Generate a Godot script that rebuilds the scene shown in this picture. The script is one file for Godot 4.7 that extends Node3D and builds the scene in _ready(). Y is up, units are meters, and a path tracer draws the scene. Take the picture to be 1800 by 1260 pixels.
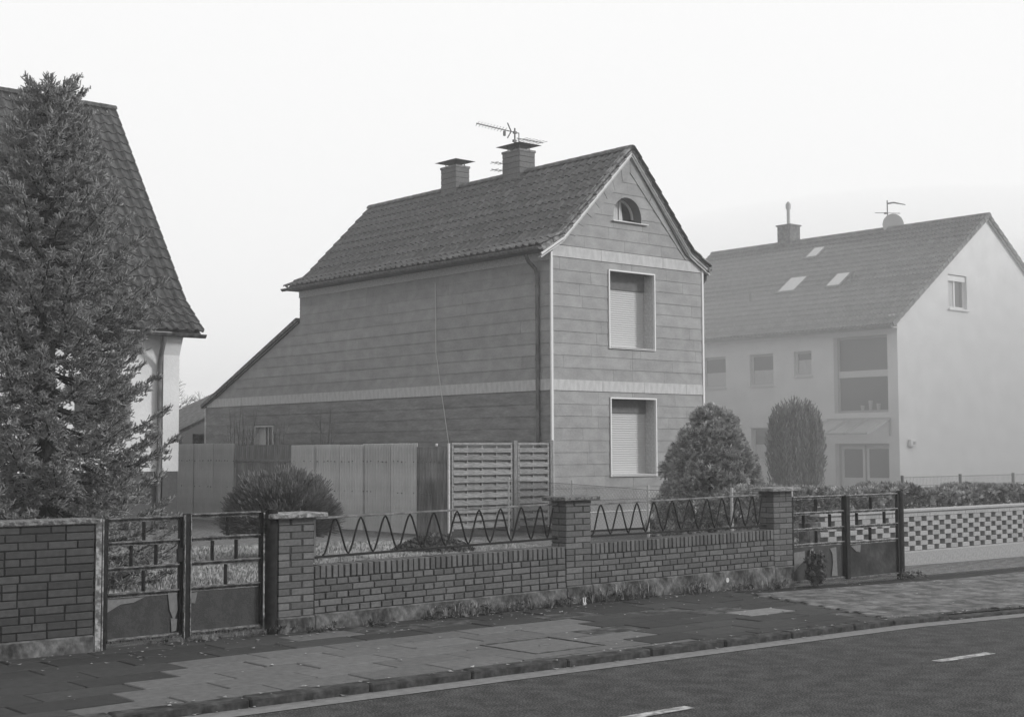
extends Node3D
# A clad gable house behind a brick garden wall on a hazy street. X runs along the street, +Z points to the road.

var rng := RandomNumberGenerator.new()
var T := {}
var M := {}
var counts := {}
var CAM := Vector3(0, 1.65, 0)

# ---------------------------------------------------------------- geometry collector
class Geo:
	var v := PackedVector3Array()
	var n := PackedVector3Array()
	var mat: Material
	func tri(a: Vector3, b: Vector3, c: Vector3, nn: Vector3) -> void:
		if (b - a).cross(c - a).dot(nn) > 0.0:
			v.append(a); v.append(c); v.append(b)
		else:
			v.append(a); v.append(b); v.append(c)
		n.append(nn); n.append(nn); n.append(nn)
	func tri3(a: Vector3, b: Vector3, c: Vector3, na: Vector3, nb: Vector3, nc: Vector3) -> void:
		if (b - a).cross(c - a).dot(na + nb + nc) > 0.0:
			v.append(a); v.append(c); v.append(b)
			n.append(na); n.append(nc); n.append(nb)
		else:
			v.append(a); v.append(b); v.append(c)
			n.append(na); n.append(nb); n.append(nc)
	func quad(a: Vector3, b: Vector3, c: Vector3, d: Vector3, nn: Vector3) -> void:
		tri(a, b, c, nn); tri(a, c, d, nn)
	func quad_auto(a: Vector3, b: Vector3, c: Vector3, d: Vector3, away: Vector3) -> void:
		var nn := (c - a).cross(d - b).normalized()
		if nn.dot((a + b + c + d) * 0.25 - away) < 0.0: nn = -nn
		tri(a, b, c, nn); tri(a, c, d, nn)
	func box(c: Vector3, s: Vector3, b := Basis.IDENTITY, bev := 0.0) -> void:
		var h := s * 0.5
		if bev <= 0.0:
			for ax in 3:
				for sg in [-1.0, 1.0]:
					var p := Vector3.ZERO; p[ax] = sg
					var i := (ax + 1) % 3
					var j := (ax + 2) % 3
					var q: Array = []
					for k in [[-1, -1], [1, -1], [1, 1], [-1, 1]]:
						var w := Vector3.ZERO
						w[ax] = sg * h[ax]; w[i] = k[0] * h[i]; w[j] = k[1] * h[j]
						q.append(c + b * w)
					quad(q[0], q[1], q[2], q[3], (b * p).normalized())
			return
		# chamfered box
		var pt := func(sx, sy, sz, ax):
			var w := Vector3(sx * (h.x - bev), sy * (h.y - bev), sz * (h.z - bev))
			var sgn := [sx, sy, sz]
			w[ax] = sgn[ax] * h[ax]
			return c + b * w
		for ax in 3:
			for sg in [-1.0, 1.0]:
				var p := Vector3.ZERO; p[ax] = sg
				var q: Array = []
				for k in [[-1, -1], [1, -1], [1, 1], [-1, 1]]:
					var s3 := [0.0, 0.0, 0.0]
					s3[ax] = sg; s3[(ax + 1) % 3] = k[0]; s3[(ax + 2) % 3] = k[1]
					q.append(pt.call(s3[0], s3[1], s3[2], ax))
				quad(q[0], q[1], q[2], q[3], (b * p).normalized())
		for ax in 3:
			var i := (ax + 1) % 3
			var j := (ax + 2) % 3
			for si in [-1.0, 1.0]:
				for sj in [-1.0, 1.0]:
					var p := Vector3.ZERO; p[i] = si; p[j] = sj
					var s0 := [0.0, 0.0, 0.0]; s0[i] = si; s0[j] = sj
					s0[ax] = -1.0
					var a1 = pt.call(s0[0], s0[1], s0[2], i); var a2 = pt.call(s0[0], s0[1], s0[2], j)
					s0[ax] = 1.0
					var b1 = pt.call(s0[0], s0[1], s0[2], i); var b2 = pt.call(s0[0], s0[1], s0[2], j)
					quad(a1, b1, b2, a2, (b * p).normalized())
		for sx in [-1.0, 1.0]:
			for sy in [-1.0, 1.0]:
				for sz in [-1.0, 1.0]:
					tri(pt.call(sx, sy, sz, 0), pt.call(sx, sy, sz, 1), pt.call(sx, sy, sz, 2), (b * Vector3(sx, sy, sz)).normalized())
	func bar(a: Vector3, b: Vector3, w: float, d: float, up := Vector3.UP, bev := 0.0) -> void:
		# rectangular bar from a to b: w across, d along "up"
		var z := (b - a).normalized()
		var x := up.cross(z).normalized()
		var y := z.cross(x)
		box((a + b) * 0.5, Vector3(w, d, (b - a).length()), Basis(x, y, z), bev)
	func tube(p: Array, r: Array, sides := 6, caps := true) -> void:
		var rings: Array = []
		var nors: Array = []
		var px := Vector3.ZERO
		for i in p.size():
			var d: Vector3 = (p[mini(i + 1, p.size() - 1)] - p[maxi(i - 1, 0)]).normalized()
			if i == 0:
				px = d.cross(Vector3.UP if absf(d.y) < 0.9 else Vector3.RIGHT).normalized()
			else:
				px = (px - d * px.dot(d)).normalized()
			var py := d.cross(px)
			var ring: Array = []
			var nr: Array = []
			for k in sides:
				var a := TAU * k / sides
				var w := px * cos(a) + py * sin(a)
				nr.append(w)
				ring.append(p[i] + w * (r[i] if r.size() > 1 else r[0]))
			rings.append(ring); nors.append(nr)
		for i in p.size() - 1:
			for k in sides:
				var k2 := (k + 1) % sides
				tri3(rings[i][k], rings[i][k2], rings[i + 1][k2], nors[i][k], nors[i][k2], nors[i + 1][k2])
				tri3(rings[i][k], rings[i + 1][k2], rings[i + 1][k], nors[i][k], nors[i + 1][k2], nors[i + 1][k])
		if caps:
			for e in [0, p.size() - 1]:
				var d: Vector3 = (p[e] - p[1 if e == 0 else e - 1]).normalized()
				for k in sides:
					tri(p[e], rings[e][k], rings[e][(k + 1) % sides], d)
	func extrude(poly: PackedVector2Array, t: Transform3D, w0: float, w1: float, slope := 0.0, ytop := 0.0) -> void:
		# polygon in (u, v), from depth w0 (back) to w1 (front); slope: front leans out below ytop
		var idx := Geometry2D.triangulate_polygon(poly)
		var f: Array = []
		var bk: Array = []
		var cen := Vector3.ZERO
		for q in poly:
			f.append(t * Vector3(q.x, q.y, w1 + slope * (ytop - q.y)))
			bk.append(t * Vector3(q.x, q.y, w0))
		var nf := t.basis.z.normalized()
		var nfs := (t.basis * Vector3(0, slope, 1)).normalized()
		for i in range(0, idx.size(), 3):
			tri(f[idx[i]], f[idx[i + 1]], f[idx[i + 2]], nfs)
			tri(bk[idx[i]], bk[idx[i + 1]], bk[idx[i + 2]], -nf)
		var cw := Geometry2D.is_polygon_clockwise(poly)
		for i in poly.size():
			var j := (i + 1) % poly.size()
			var e := poly[j] - poly[i]
			var o := Vector2(e.y, -e.x) * (-1.0 if cw else 1.0)
			if o.length() < 1e-6: continue
			quad(f[i], f[j], bk[j], bk[i], (t.basis * Vector3(o.x, o.y, 0)).normalized())
	func mesh() -> ArrayMesh:
		var a := []
		a.resize(Mesh.ARRAY_MAX)
		a[Mesh.ARRAY_VERTEX] = v
		a[Mesh.ARRAY_NORMAL] = n
		var m := ArrayMesh.new()
		m.add_surface_from_arrays(Mesh.PRIMITIVE_TRIANGLES, a)
		return m

# ---------------------------------------------------------------- scene helpers
func numbered(parent: Node, called: String) -> String:
	var key := "%d/%s" % [parent.get_instance_id(), called]
	var k: int = counts.get(key, 0)
	counts[key] = k + 1
	return called if k == 0 else "%s_%03d" % [called, k]

func put(mesh: Mesh, called: String, material: Material, parent: Node = self, at := Transform3D.IDENTITY) -> MeshInstance3D:
	var o := MeshInstance3D.new()
	o.name = numbered(parent, called)
	o.mesh = mesh
	o.material_override = material
	o.transform = at
	parent.add_child(o, true)
	return o

func obj(g: Geo, called: String, material: Material, parent: Node = self) -> MeshInstance3D:
	return put(g.mesh(), called, material, parent)

func tag(o: Node, label: String, category: String, group := "") -> Node:
	o.set_meta("label", label)
	o.set_meta("category", category)
	if group: o.set_meta("group", group)
	return o

func thing(called: String, label: String, category: String, at := Vector3.ZERO, group := "") -> Node3D:
	var o := Node3D.new()
	o.name = numbered(self, called)
	add_child(o, true)
	o.position = at
	tag(o, label, category, group)
	return o

func struct(called: String, mesh: Mesh, material: Material) -> MeshInstance3D:
	var o := put(mesh, called, material)
	o.set_meta("kind", "structure")
	return o

func scatter(mesh: Mesh, xf: Array, cols: PackedColorArray, called: String, material: Material, parent: Node) -> MultiMeshInstance3D:
	var mm := MultiMesh.new()
	mm.transform_format = MultiMesh.TRANSFORM_3D
	mm.use_colors = cols.size() > 0
	mm.mesh = mesh
	mm.instance_count = xf.size()
	for i in xf.size():
		mm.set_instance_transform(i, xf[i])
		if cols.size() > 0: mm.set_instance_color(i, cols[i])
	var o := MultiMeshInstance3D.new()
	o.name = numbered(parent, called)
	o.multimesh = mm
	o.material_override = material
	parent.add_child(o, true)
	return o

func grow(g: Geo, key: String, spread: float, xf: Array, called: String, parent: Node) -> MeshInstance3D:
	# foliage as one mesh: copies of a twig in five tones
	var src: Array = []
	var b: float = M[key].get_meta("base")
	for i in 5:
		var q := b * (1.0 + spread * (i - 2) / 2.0)
		var cols := PackedColorArray()
		cols.resize(g.v.size())
		cols.fill(Color(q, q, q))
		var a := []
		a.resize(Mesh.ARRAY_MAX)
		a[Mesh.ARRAY_VERTEX] = g.v
		a[Mesh.ARRAY_NORMAL] = g.n
		a[Mesh.ARRAY_COLOR] = cols
		var m := ArrayMesh.new()
		m.add_surface_from_arrays(Mesh.PRIMITIVE_TRIANGLES, a)
		src.append(m)
	var st := SurfaceTool.new()
	for t in xf: st.append_from(src[rng.randi_range(0, 4)], 0, t)
	return put(st.commit(), called, M[key], parent)

func gnd(x: float) -> float:
	return -0.02 * clampf(x - 12.0, 0.0, 5.0) - 0.006 * maxf(0.0, x - 17.0)

func kerb_z(x: float) -> float:
	return -8.33 + 0.045 * (x - 7.7)

func rnd(a: float, b: float) -> float:
	return rng.randf_range(a, b)

func dirbasis(d: Vector3, roll := 0.0) -> Basis:
	# a basis whose y axis points along d
	var y := d.normalized()
	var x := y.cross(Vector3.UP if absf(y.y) < 0.95 else Vector3.RIGHT).normalized()
	var z := x.cross(y)
	return Basis(x, y, z) * Basis(Vector3.UP, roll)

# ---------------------------------------------------------------- textures and materials
func tex(seed_: int, f_fine: float, f_coarse: float, lo: float, hi: float, w_fine: float, sharp := 1.0, size := 512) -> ImageTexture:
	var a := FastNoiseLite.new(); a.seed = seed_; a.frequency = f_fine; a.noise_type = FastNoiseLite.TYPE_SIMPLEX_SMOOTH; a.fractal_octaves = 3
	var b := FastNoiseLite.new(); b.seed = seed_ + 77; b.frequency = f_coarse; b.noise_type = FastNoiseLite.TYPE_SIMPLEX_SMOOTH; b.fractal_octaves = 4
	var da := a.get_seamless_image(size, size).get_data()
	var db := b.get_seamless_image(size, size).get_data()
	var out := PackedByteArray()
	out.resize(da.size())
	for i in da.size():
		var x := (da[i] * w_fine + db[i] * (1.0 - w_fine)) / 255.0
		x = clampf((x - 0.5) * sharp + 0.5, 0.0, 1.0)
		out[i] = int(255.0 * (lo + (hi - lo) * x))
	var im := Image.create_from_data(size, size, false, Image.FORMAT_L8, out)
	return ImageTexture.create_from_image(im)

func bump(seed_: int, f: float, strength: float, size := 512) -> ImageTexture:
	var a := FastNoiseLite.new(); a.seed = seed_; a.frequency = f; a.noise_type = FastNoiseLite.TYPE_SIMPLEX_SMOOTH; a.fractal_octaves = 4
	var im := a.get_seamless_image(size, size)
	im.convert(Image.FORMAT_RGBA8)
	im.bump_map_to_normal_map(strength)
	return ImageTexture.create_from_image(im)

func mat(key: String, lin: float, rough: float, t := "", scale := Vector3.ONE, nb := "", nscale := 1.0) -> StandardMaterial3D:
	var m := StandardMaterial3D.new()
	m.albedo_color = Color(lin, lin, lin).linear_to_srgb()
	m.roughness = rough
	m.metallic_specular = 0.35
	if t:
		m.albedo_texture = T[t]
	if nb:
		m.normal_enabled = true
		m.normal_texture = T[nb]
		m.normal_scale = nscale
	if t or nb:
		m.uv1_triplanar = true
		m.uv1_world_triplanar = true
		m.uv1_scale = scale
	M[key] = m
	return m

func make_materials() -> void:
	T.fine = tex(1, 0.09, 0.012, 0.72, 1.0, 0.5, 1.2)
	T.soft = tex(8, 0.06, 0.01, 0.84, 1.0, 0.35, 1.3)
	T.streak = tex(10, 0.05, 0.012, 0.74, 1.0, 0.4, 1.4)
	T.chip = tex(13, 0.05, 0.011, 0.84, 1.0, 0.5, 6.0)
	T.faint = tex(9, 0.08, 0.008, 0.9, 1.0, 0.4, 1.2)
	T.blotch = tex(2, 0.05, 0.008, 0.5, 1.0, 0.25, 1.5)
	T.stain = tex(3, 0.03, 0.006, 0.42, 1.0, 0.3, 2.0)
	T.peel = tex(4, 0.03, 0.01, 0.55, 1.0, 0.45, 3.0)
	T.speck = tex(5, 0.3, 0.02, 0.2, 1.0, 0.8, 3.0)
	T.wood = tex(6, 0.03, 0.01, 0.6, 1.0, 0.5, 1.5)
	T.nfine = bump(11, 0.12, 3.0)
	T.ncoarse = bump(12, 0.03, 4.0)
	for i in 5:
		mat("brick%d" % i, [0.125, 0.14, 0.15, 0.165, 0.11][i], 0.9, "fine", Vector3(3.1, 3.1, 3.1), "nfine", 0.6)
		mat("pbrick%d" % i, [0.135, 0.155, 0.17, 0.185, 0.12][i], 0.9, "fine", Vector3(3.7, 3.7, 3.7), "nfine", 0.6)
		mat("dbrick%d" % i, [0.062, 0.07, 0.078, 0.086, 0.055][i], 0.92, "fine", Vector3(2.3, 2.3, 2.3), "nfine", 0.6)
	mat("mortar", 0.06, 1.0, "fine", Vector3(5, 5, 5), "nfine", 1.0)
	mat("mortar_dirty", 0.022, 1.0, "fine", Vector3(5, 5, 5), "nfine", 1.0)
	mat("mortar_light", 0.06, 1.0, "fine", Vector3(5, 5, 5), "nfine", 1.0)
	mat("plinth", 0.17, 0.95, "stain", Vector3(1.1, 0.8, 1.1), "ncoarse", 0.7)
	mat("cap", 0.36, 0.9, "stain", Vector3(2.6, 2.6, 2.6), "nfine", 0.7)
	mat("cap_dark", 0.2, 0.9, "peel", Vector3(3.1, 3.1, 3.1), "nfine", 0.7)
	mat("gate_steel", 0.016, 0.7, "stain", Vector3(3, 3, 3), "nfine", 0.3)
	mat("gate_worn", 0.17, 0.7, "peel", Vector3(2.1, 2.1, 2.1), "nfine", 0.5)
	mat("gate_sheet", 0.042, 0.65, "chip", Vector3(1.15, 0.9, 1.15), "nfine", 0.3)
	mat("gate_sheet_smooth", 0.045, 0.55, "stain", Vector3(0.8, 0.8, 0.8), "ncoarse", 0.2)
	mat("flake", 0.2, 0.6, "fine", Vector3(3, 3, 3))
	mat("post_pale", 0.3, 0.7, "peel", Vector3(1.7, 1.7, 1.7), "nfine", 0.5)
	for i in 4:
		mat("siding%d" % i, [0.305, 0.32, 0.295, 0.325][i], 0.8, "soft", Vector3(0.35, 0.5, 0.35), "nfine", 0.15)
	for i in 2:
		mat("low%d" % i, [0.27, 0.25][i], 0.85, "streak", Vector3(0.2, 0.8, 0.2), "nfine", 0.15)
	mat("band", 0.5, 0.8, "soft", Vector3(1.3, 0.4, 1.3), "nfine", 0.2)
	mat("core", 0.12, 0.95)
	mat("white", 0.62, 0.5)
	mat("off_white", 0.62, 0.6, "fine", Vector3(2, 2, 2))
	mat("shutter", 0.47, 0.55)
	mat("box_grey", 0.17, 0.8, "fine", Vector3(1, 1, 1))
	for i in 4:
		mat("tile%d" % i, [0.165, 0.18, 0.2, 0.15][i], 0.75, "blotch", Vector3(1.7, 1.7, 1.7), "nfine", 0.5)
		mat("ltile%d" % i, [0.09, 0.1, 0.11, 0.08][i], 0.75, "stain", Vector3(1.3, 1.3, 1.3), "nfine", 0.6)
		mat("rtile%d" % i, [0.2, 0.22, 0.24, 0.18][i], 0.8, "blotch", Vector3(1.3, 1.3, 1.3), "nfine", 0.4)
	mat("verge_tile", 0.36, 0.8, "blotch", Vector3(1.7, 1.7, 1.7))
	mat("zinc", 0.2, 0.5, "blotch", Vector3(1.5, 0.5, 1.5))
	mat("zinc_dark", 0.11, 0.55, "blotch", Vector3(1.5, 0.5, 1.5))
	mat("chimney", 0.18, 0.8, "fine", Vector3(2, 2, 2))
	mat("metal", 0.12, 0.5)
	mat("alu", 0.35, 0.4)
	mat("plaster", 0.68, 0.95, "faint", Vector3(0.25, 0.25, 0.25), "nfine", 0.12)
	mat("plinth_dark", 0.12, 0.95, "fine", Vector3(1.5, 1.5, 1.5), "ncoarse", 0.5)
	mat("frame", 0.5, 0.6)
	mat("frame_mid", 0.3, 0.7)
	var g := mat("glass", 0.025, 0.08)
	g.metallic_specular = 0.5
	var cl := mat("clear", 0.7, 0.1)
	cl.transparency = BaseMaterial3D.TRANSPARENCY_ALPHA
	cl.albedo_color.a = 0.2
	mat("curtain", 0.62, 0.9, "fine", Vector3(3, 0.3, 3))
	for i in 3:
		mat("sheet%d" % i, [0.5, 0.53, 0.46][i], 0.6, "soft", Vector3(0.5, 0.3, 0.5), "nfine", 0.2)
		mat("dsheet%d" % i, [0.3, 0.33, 0.27][i], 0.7, "blotch", Vector3(1.3, 0.25, 1.3), "nfine", 0.2)
		mat("slat%d" % i, [0.34, 0.38, 0.3][i], 0.85, "wood", Vector3(0.7, 6.0, 0.7), "nfine", 0.3)
	mat("slat_post", 0.3, 0.9, "wood", Vector3(6, 0.7, 6))
	mat("lawn", 0.34, 1.0, "speck", Vector3(0.6, 0.6, 0.6), "nfine", 1.0)
	mat("slab_light", 0.155, 0.95, "fine", Vector3(1.7, 1.7, 1.7), "nfine", 0.5)
	mat("slab_lighter", 0.23, 0.95, "fine", Vector3(1.7, 1.7, 1.7), "nfine", 0.5)
	mat("slab_mid", 0.105, 0.95, "stain", Vector3(1.1, 1.1, 1.1), "nfine", 0.6)
	for i in 4:
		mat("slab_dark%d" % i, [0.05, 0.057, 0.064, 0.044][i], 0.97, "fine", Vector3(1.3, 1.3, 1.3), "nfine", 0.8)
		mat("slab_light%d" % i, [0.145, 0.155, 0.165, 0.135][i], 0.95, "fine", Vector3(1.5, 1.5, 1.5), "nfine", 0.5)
	mat("joint", 0.03, 1.0, "fine", Vector3(3, 3, 3))
	mat("kerb", 0.075, 0.95, "stain", Vector3(1.3, 1.3, 1.3), "nfine", 0.8)
	mat("gutter", 0.225, 0.95, "fine", Vector3(1.5, 1.5, 1.5), "nfine", 0.5)
	mat("asphalt", 0.1, 0.93, "speck", Vector3(0.36, 0.36, 0.36))
	mat("paint", 0.5, 0.8, "blotch", Vector3(2.5, 2.5, 2.5))
	for i in 3:
		mat("block%d" % i, [0.19, 0.205, 0.175][i], 0.95, "blotch", Vector3(0.7, 0.7, 0.7), "nfine", 0.5)
	for i in 3:
		mat("open%d" % i, [0.42, 0.38, 0.45][i], 0.95, "fine", Vector3(3, 3, 3), "nfine", 0.6)
	mat("dark_field", 0.06, 1.0, "fine", Vector3(2, 2, 2))
	mat("bark", 0.07, 0.95, "stain", Vector3(4, 2, 4), "ncoarse", 1.0)
	mat("twig", 0.1, 0.95)
	mat("soil", 0.06, 1.0, "speck", Vector3(2, 2, 2), "ncoarse", 1.5)
	for k in [["needle", 0.26], ["juniper", 0.16], ["cypress", 0.33], ["yew", 0.19], ["hedge", 0.25], ["grass", 0.2], ["weed", 0.11], ["dry", 0.22], ["moss", 0.07]]:
		var m := mat(k[0], 1.0, 0.75)
		m.vertex_color_use_as_albedo = true
		m.albedo_color = Color(1, 1, 1)
		m.set_meta("base", k[1])
		var bl: float = 0.25
		m.backlight = Color(bl, bl, bl)

func leafcols(key: String, nn: int, spread := 0.35) -> PackedColorArray:
	var b: float = M[key].get_meta("base")
	var out := PackedColorArray()
	for i in nn:
		var q := b * (1.0 + rnd(-spread, spread))
		out.append(Color(q, q, q))
	return out

# ---------------------------------------------------------------- main
func _ready() -> void:
	rng.seed = 4711
	# camera
	var cam := Camera3D.new()
	cam.name = "camera"
	cam.fov = 28.315
	cam.near = 0.1
	cam.far = 900.0
	cam.transform = Transform3D(Basis(Vector3(0.75841, -0.0040576, 0.65176), Vector3(-0.039113, 0.997895, 0.051726), Vector3(-0.650603, -0.064722, 0.756655)).orthonormalized(), CAM)
	add_child(cam)
	cam.current = true
	# sky and air
	var sky := ProceduralSkyMaterial.new()
	sky.sky_top_color = Color(0.955, 0.955, 0.955)
	sky.sky_horizon_color = Color(0.97, 0.97, 0.97)
	sky.sky_curve = 0.2
	sky.ground_bottom_color = Color(0.3, 0.3, 0.3)
	sky.ground_horizon_color = Color(0.8, 0.8, 0.8)
	sky.ground_curve = 0.05
	sky.sun_angle_max = 1.0
	var env := Environment.new()
	env.background_mode = Environment.BG_SKY
	env.sky = Sky.new()
	env.sky.sky_material = sky
	env.background_energy_multiplier = 1.1
	env.tonemap_mode = Environment.TONE_MAPPER_LINEAR
	env.tonemap_exposure = 1.0
	env.volumetric_fog_enabled = true
	env.volumetric_fog_density = 0.0032
	env.volumetric_fog_albedo = Color(0.96, 0.96, 0.96)
	env.volumetric_fog_anisotropy = 0.55
	env.sdfgi_enabled = true
	env.ssao_enabled = true
	env.ssil_enabled = true
	var we := WorldEnvironment.new()
	we.name = "world_environment"
	we.environment = env
	add_child(we)
	# the sun: low, veiled by haze, to the right of the view and a little on the street side
	var sun := DirectionalLight3D.new()
	sun.name = "sun"
	sun.light_energy = 0.8
	sun.light_color = Color(1, 1, 1)
	sun.light_angular_distance = 10.0
	sun.shadow_enabled = true
	add_child(sun)
	sun.look_at_from_position(Vector3(0.55, 0.45, 0.70) * 50.0, Vector3.ZERO)

	# a bank of mist lies over the gardens to the right
	for b in [[Vector3(44, 0, -30), Vector3(36, 15, 42), 0.016], [Vector3(45, 0, -31), Vector3(38, 18, 46), 0.016], [Vector3(46, 0, -32), Vector3(42, 22, 50), 0.013]]:
		var fv := FogVolume.new()
		fv.name = numbered(self, "mist_cloud")
		fv.shape = RenderingServer.FOG_VOLUME_SHAPE_ELLIPSOID
		fv.size = b[1]
		fv.position = b[0]
		var fm := FogMaterial.new()
		fm.density = b[2]
		fm.albedo = Color(0.96, 0.96, 0.96)
		fv.material = fm
		fv.set_meta("kind", "stuff")
		tag(fv, "bank of pale mist around the large house with skylights", "mist", "mist banks")
		add_child(fv, true)

	make_materials()
	build_ground()
	build_clad_house()
	build_left_house()
	build_right_house()
	build_walls()
	build_gates()
	build_fences()
	build_plants()
	build_details()

# ---------------------------------------------------------------- ground, pavement, road
func strip(x0: float, x1: float, step: float, z0f: Callable, z1f: Callable, yo: float) -> ArrayMesh:
	var g := Geo.new()
	var x := x0
	while x < x1 - 0.001:
		var xn := minf(x + step, x1)
		g.quad(Vector3(x, gnd(x) + yo, z0f.call(x)), Vector3(xn, gnd(xn) + yo, z0f.call(xn)), Vector3(xn, gnd(xn) + yo, z1f.call(xn)), Vector3(x, gnd(x) + yo, z1f.call(x)), Vector3.UP)
		x = xn
	return g.mesh()

func build_ground() -> void:
	var far_back := func(_x): return -170.0
	var wall_line := func(_x): return -11.32
	struct("lawn_ground", strip(-90, 130, 5.0, far_back, wall_line, -0.005), M.lawn)
	# bed under the paving
	struct("pavement_bed", strip(-60, 90, 4.0, wall_line, func(x): return kerb_z(x) - 0.14, -0.022), M.joint)
	# road with its concrete gutter strip
	struct("road", strip(-60, 110, 4.0, func(x): return kerb_z(x) + 0.22, func(_x): return 40.0, -0.064), M.asphalt)
	struct("gutter_strip", strip(-60, 110, 4.0, func(x): return kerb_z(x) - 0.14, func(x): return kerb_z(x) + 0.22, -0.06), M.gutter)
	var mk := Geo.new()
	for k in 6:
		var x0 := 10.15 + k * 6.0 - 18.0
		var x1 := x0 + 3.0
		mk.quad(Vector3(x0, gnd(x0) - 0.058, -6.61), Vector3(x1, gnd(x1) - 0.058, -6.56), Vector3(x1, gnd(x1) - 0.058, -6.46), Vector3(x0, gnd(x0) - 0.058, -6.51), Vector3.UP)
	struct("road_markings", mk.mesh(), M.paint)
	# kerb stones
	var kerb := Node3D.new()
	kerb.name = "kerb"
	kerb.set_meta("kind", "structure")
	add_child(kerb, true)
	var joints := [-2.0, -1.0, 0.0, 1.0, 2.0, 3.0, 4.0, 4.95, 5.9, 6.8, 7.74, 8.65, 9.53, 10.4, 11.29, 11.89, 12.8, 13.7, 14.6, 15.5, 16.4, 17.4, 18.4, 19.4, 20.4, 21.4]
	for i in joints.size() - 1:
		var xa: float = joints[i] + 0.006
		var xb: float = joints[i + 1] - 0.006
		var drop := 0.0
		if xa > 11.8: drop = minf(0.035, (xa - 11.8) * 0.03 + 0.01)
		var a := Vector3(xa, gnd(xa) - 0.063 - drop + rnd(-0.004, 0.004), kerb_z(xa) - 0.075)
		var b := Vector3(xb, gnd(xb) - 0.063 - drop + rnd(-0.004, 0.004), kerb_z(xb) - 0.075)
		var g := Geo.new()
		g.bar(a, b, 0.145, 0.13, Vector3.UP, 0.012)
		obj(g, "kerb_stone", M.kerb, kerb)
	# pavement slabs
	var pave := Node3D.new()
	pave.name = "pavement"
	pave.set_meta("kind", "structure")
	add_child(pave, true)
	var light_list := [[7.29, -11.0], [9.25, -10.1], [9.1, -10.3]]
	for r in 9:
		var z0 := -11.442 + r * 0.362
		var zc := z0 + 0.181
		var off := 0.36 if r % 2 == 0 else -0.12
		if r == 5: off = -0.104
		for c in 24:
			var x0 := -4.0 + off + c * 0.724
			var xc := x0 + 0.362
			var edge := 12.72 + (zc + 10.46) * -0.392   # slanted border to the driveway paving
			if x0 > edge: continue
			var w := minf(0.724, edge - x0)
			if w < 0.1: continue
			var zn := minf(z0 + 0.362, kerb_z(xc) - 0.15)
			if zn - z0 < 0.06: continue
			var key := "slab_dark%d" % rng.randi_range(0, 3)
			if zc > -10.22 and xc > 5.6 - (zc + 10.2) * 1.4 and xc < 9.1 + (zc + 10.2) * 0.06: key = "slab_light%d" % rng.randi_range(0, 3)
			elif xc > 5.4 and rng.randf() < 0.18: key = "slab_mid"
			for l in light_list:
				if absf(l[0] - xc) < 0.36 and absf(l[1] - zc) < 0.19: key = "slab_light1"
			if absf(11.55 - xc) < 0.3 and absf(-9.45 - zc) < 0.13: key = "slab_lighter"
			var g := Geo.new()
			var tilt := Basis(Vector3(1, 0, 0), rnd(-0.008, 0.008)) * Basis(Vector3(0, 0, 1), rnd(-0.006, 0.006))
			if x0 < 8.55 and x0 + w > 7.75 and z0 < -8.73 and zn > -9.47:
				# cut round the chamber cover
				for q in cut(rect(x0 + 0.006, z0 + 0.006, x0 + w - 0.006, zn - 0.006), [rect(7.745, -9.475, 8.555, -8.725)]):
					g.extrude(q, Transform3D(Basis(Vector3(1, 0, 0), Vector3(0, 0, 1), Vector3(0, 1, 0)), Vector3.ZERO), -0.06, rnd(-0.002, 0.002))
				if g.v.size() == 0: continue
			else:
				g.box(Vector3(x0 + w * 0.5, gnd(xc) - 0.03 + rnd(-0.004, 0.004), (z0 + zn) * 0.5), Vector3(w - 0.013, 0.06, zn - z0 - 0.013), tilt, 0.007)
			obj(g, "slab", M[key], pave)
	# chamber cover: frame and lid
	var mh := thing("chamber_cover", "square concrete chamber cover let into the pavement slabs", "manhole cover", Vector3(8.15, 0, -9.1))
	var g1 := Geo.new()
	for s in [-1.0, 1.0]:
		g1.box(Vector3(s * 0.385, -0.02, 0), Vector3(0.02, 0.05, 0.72), Basis.IDENTITY, 0.003)
		g1.box(Vector3(0, -0.02, s * 0.35), Vector3(0.75, 0.05, 0.02), Basis.IDENTITY, 0.003)
	obj(g1, "frame", M.zinc_dark, mh)
	var g2 := Geo.new()
	g2.box(Vector3(0, -0.028, 0), Vector3(0.735, 0.05, 0.665), Basis.IDENTITY, 0.006)
	obj(g2, "lid", M.slab_light, mh)
	var g3 := Geo.new()
	g3.bar(Vector3(-0.05, 0.0, 0.02), Vector3(0.07, 0.0, 0.02), 0.02, 0.008)
	obj(g3, "lifting_handle", M.metal, mh)
	# driveway of small concrete blocks
	var drive := Node3D.new()
	drive.name = "driveway"
	drive.set_meta("kind", "structure")
	add_child(drive, true)
	var bm := Geo.new()
	bm.box(Vector3.ZERO, Vector3(0.194, 0.06, 0.094), Basis.IDENTITY, 0.006)
	var bmesh := bm.mesh()
	var spots: Array = []
	for r in 26:
		var z := -10.75 + r * 0.1
		for c in 62:
			var x := 11.7 + c * 0.2 + (0.1 if r % 2 else 0.0)
			if x - 0.1 < 12.74 + (z + 10.46) * -0.392 or z > kerb_z(x) - 0.2: continue
			spots.append(Vector3(x, gnd(x) - 0.03 + rnd(-0.003, 0.003), z))
	spots.sort_custom(func(a, b): return a.distance_squared_to(CAM) < b.distance_squared_to(CAM))
	var rest: Array = []
	for i in spots.size():
		var tf := Transform3D(Basis(Vector3.RIGHT, rnd(-0.015, 0.015)), spots[i])
		if i < 300: put(bmesh, "paving_block", M["block%d" % rng.randi_range(0, 2)], drive, tf)
		else: rest.append(tf)
	scatter(bmesh, rest, PackedColorArray(), "paving_blocks_beyond", M.block1, drive).set_meta("kind", "stuff")

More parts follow.
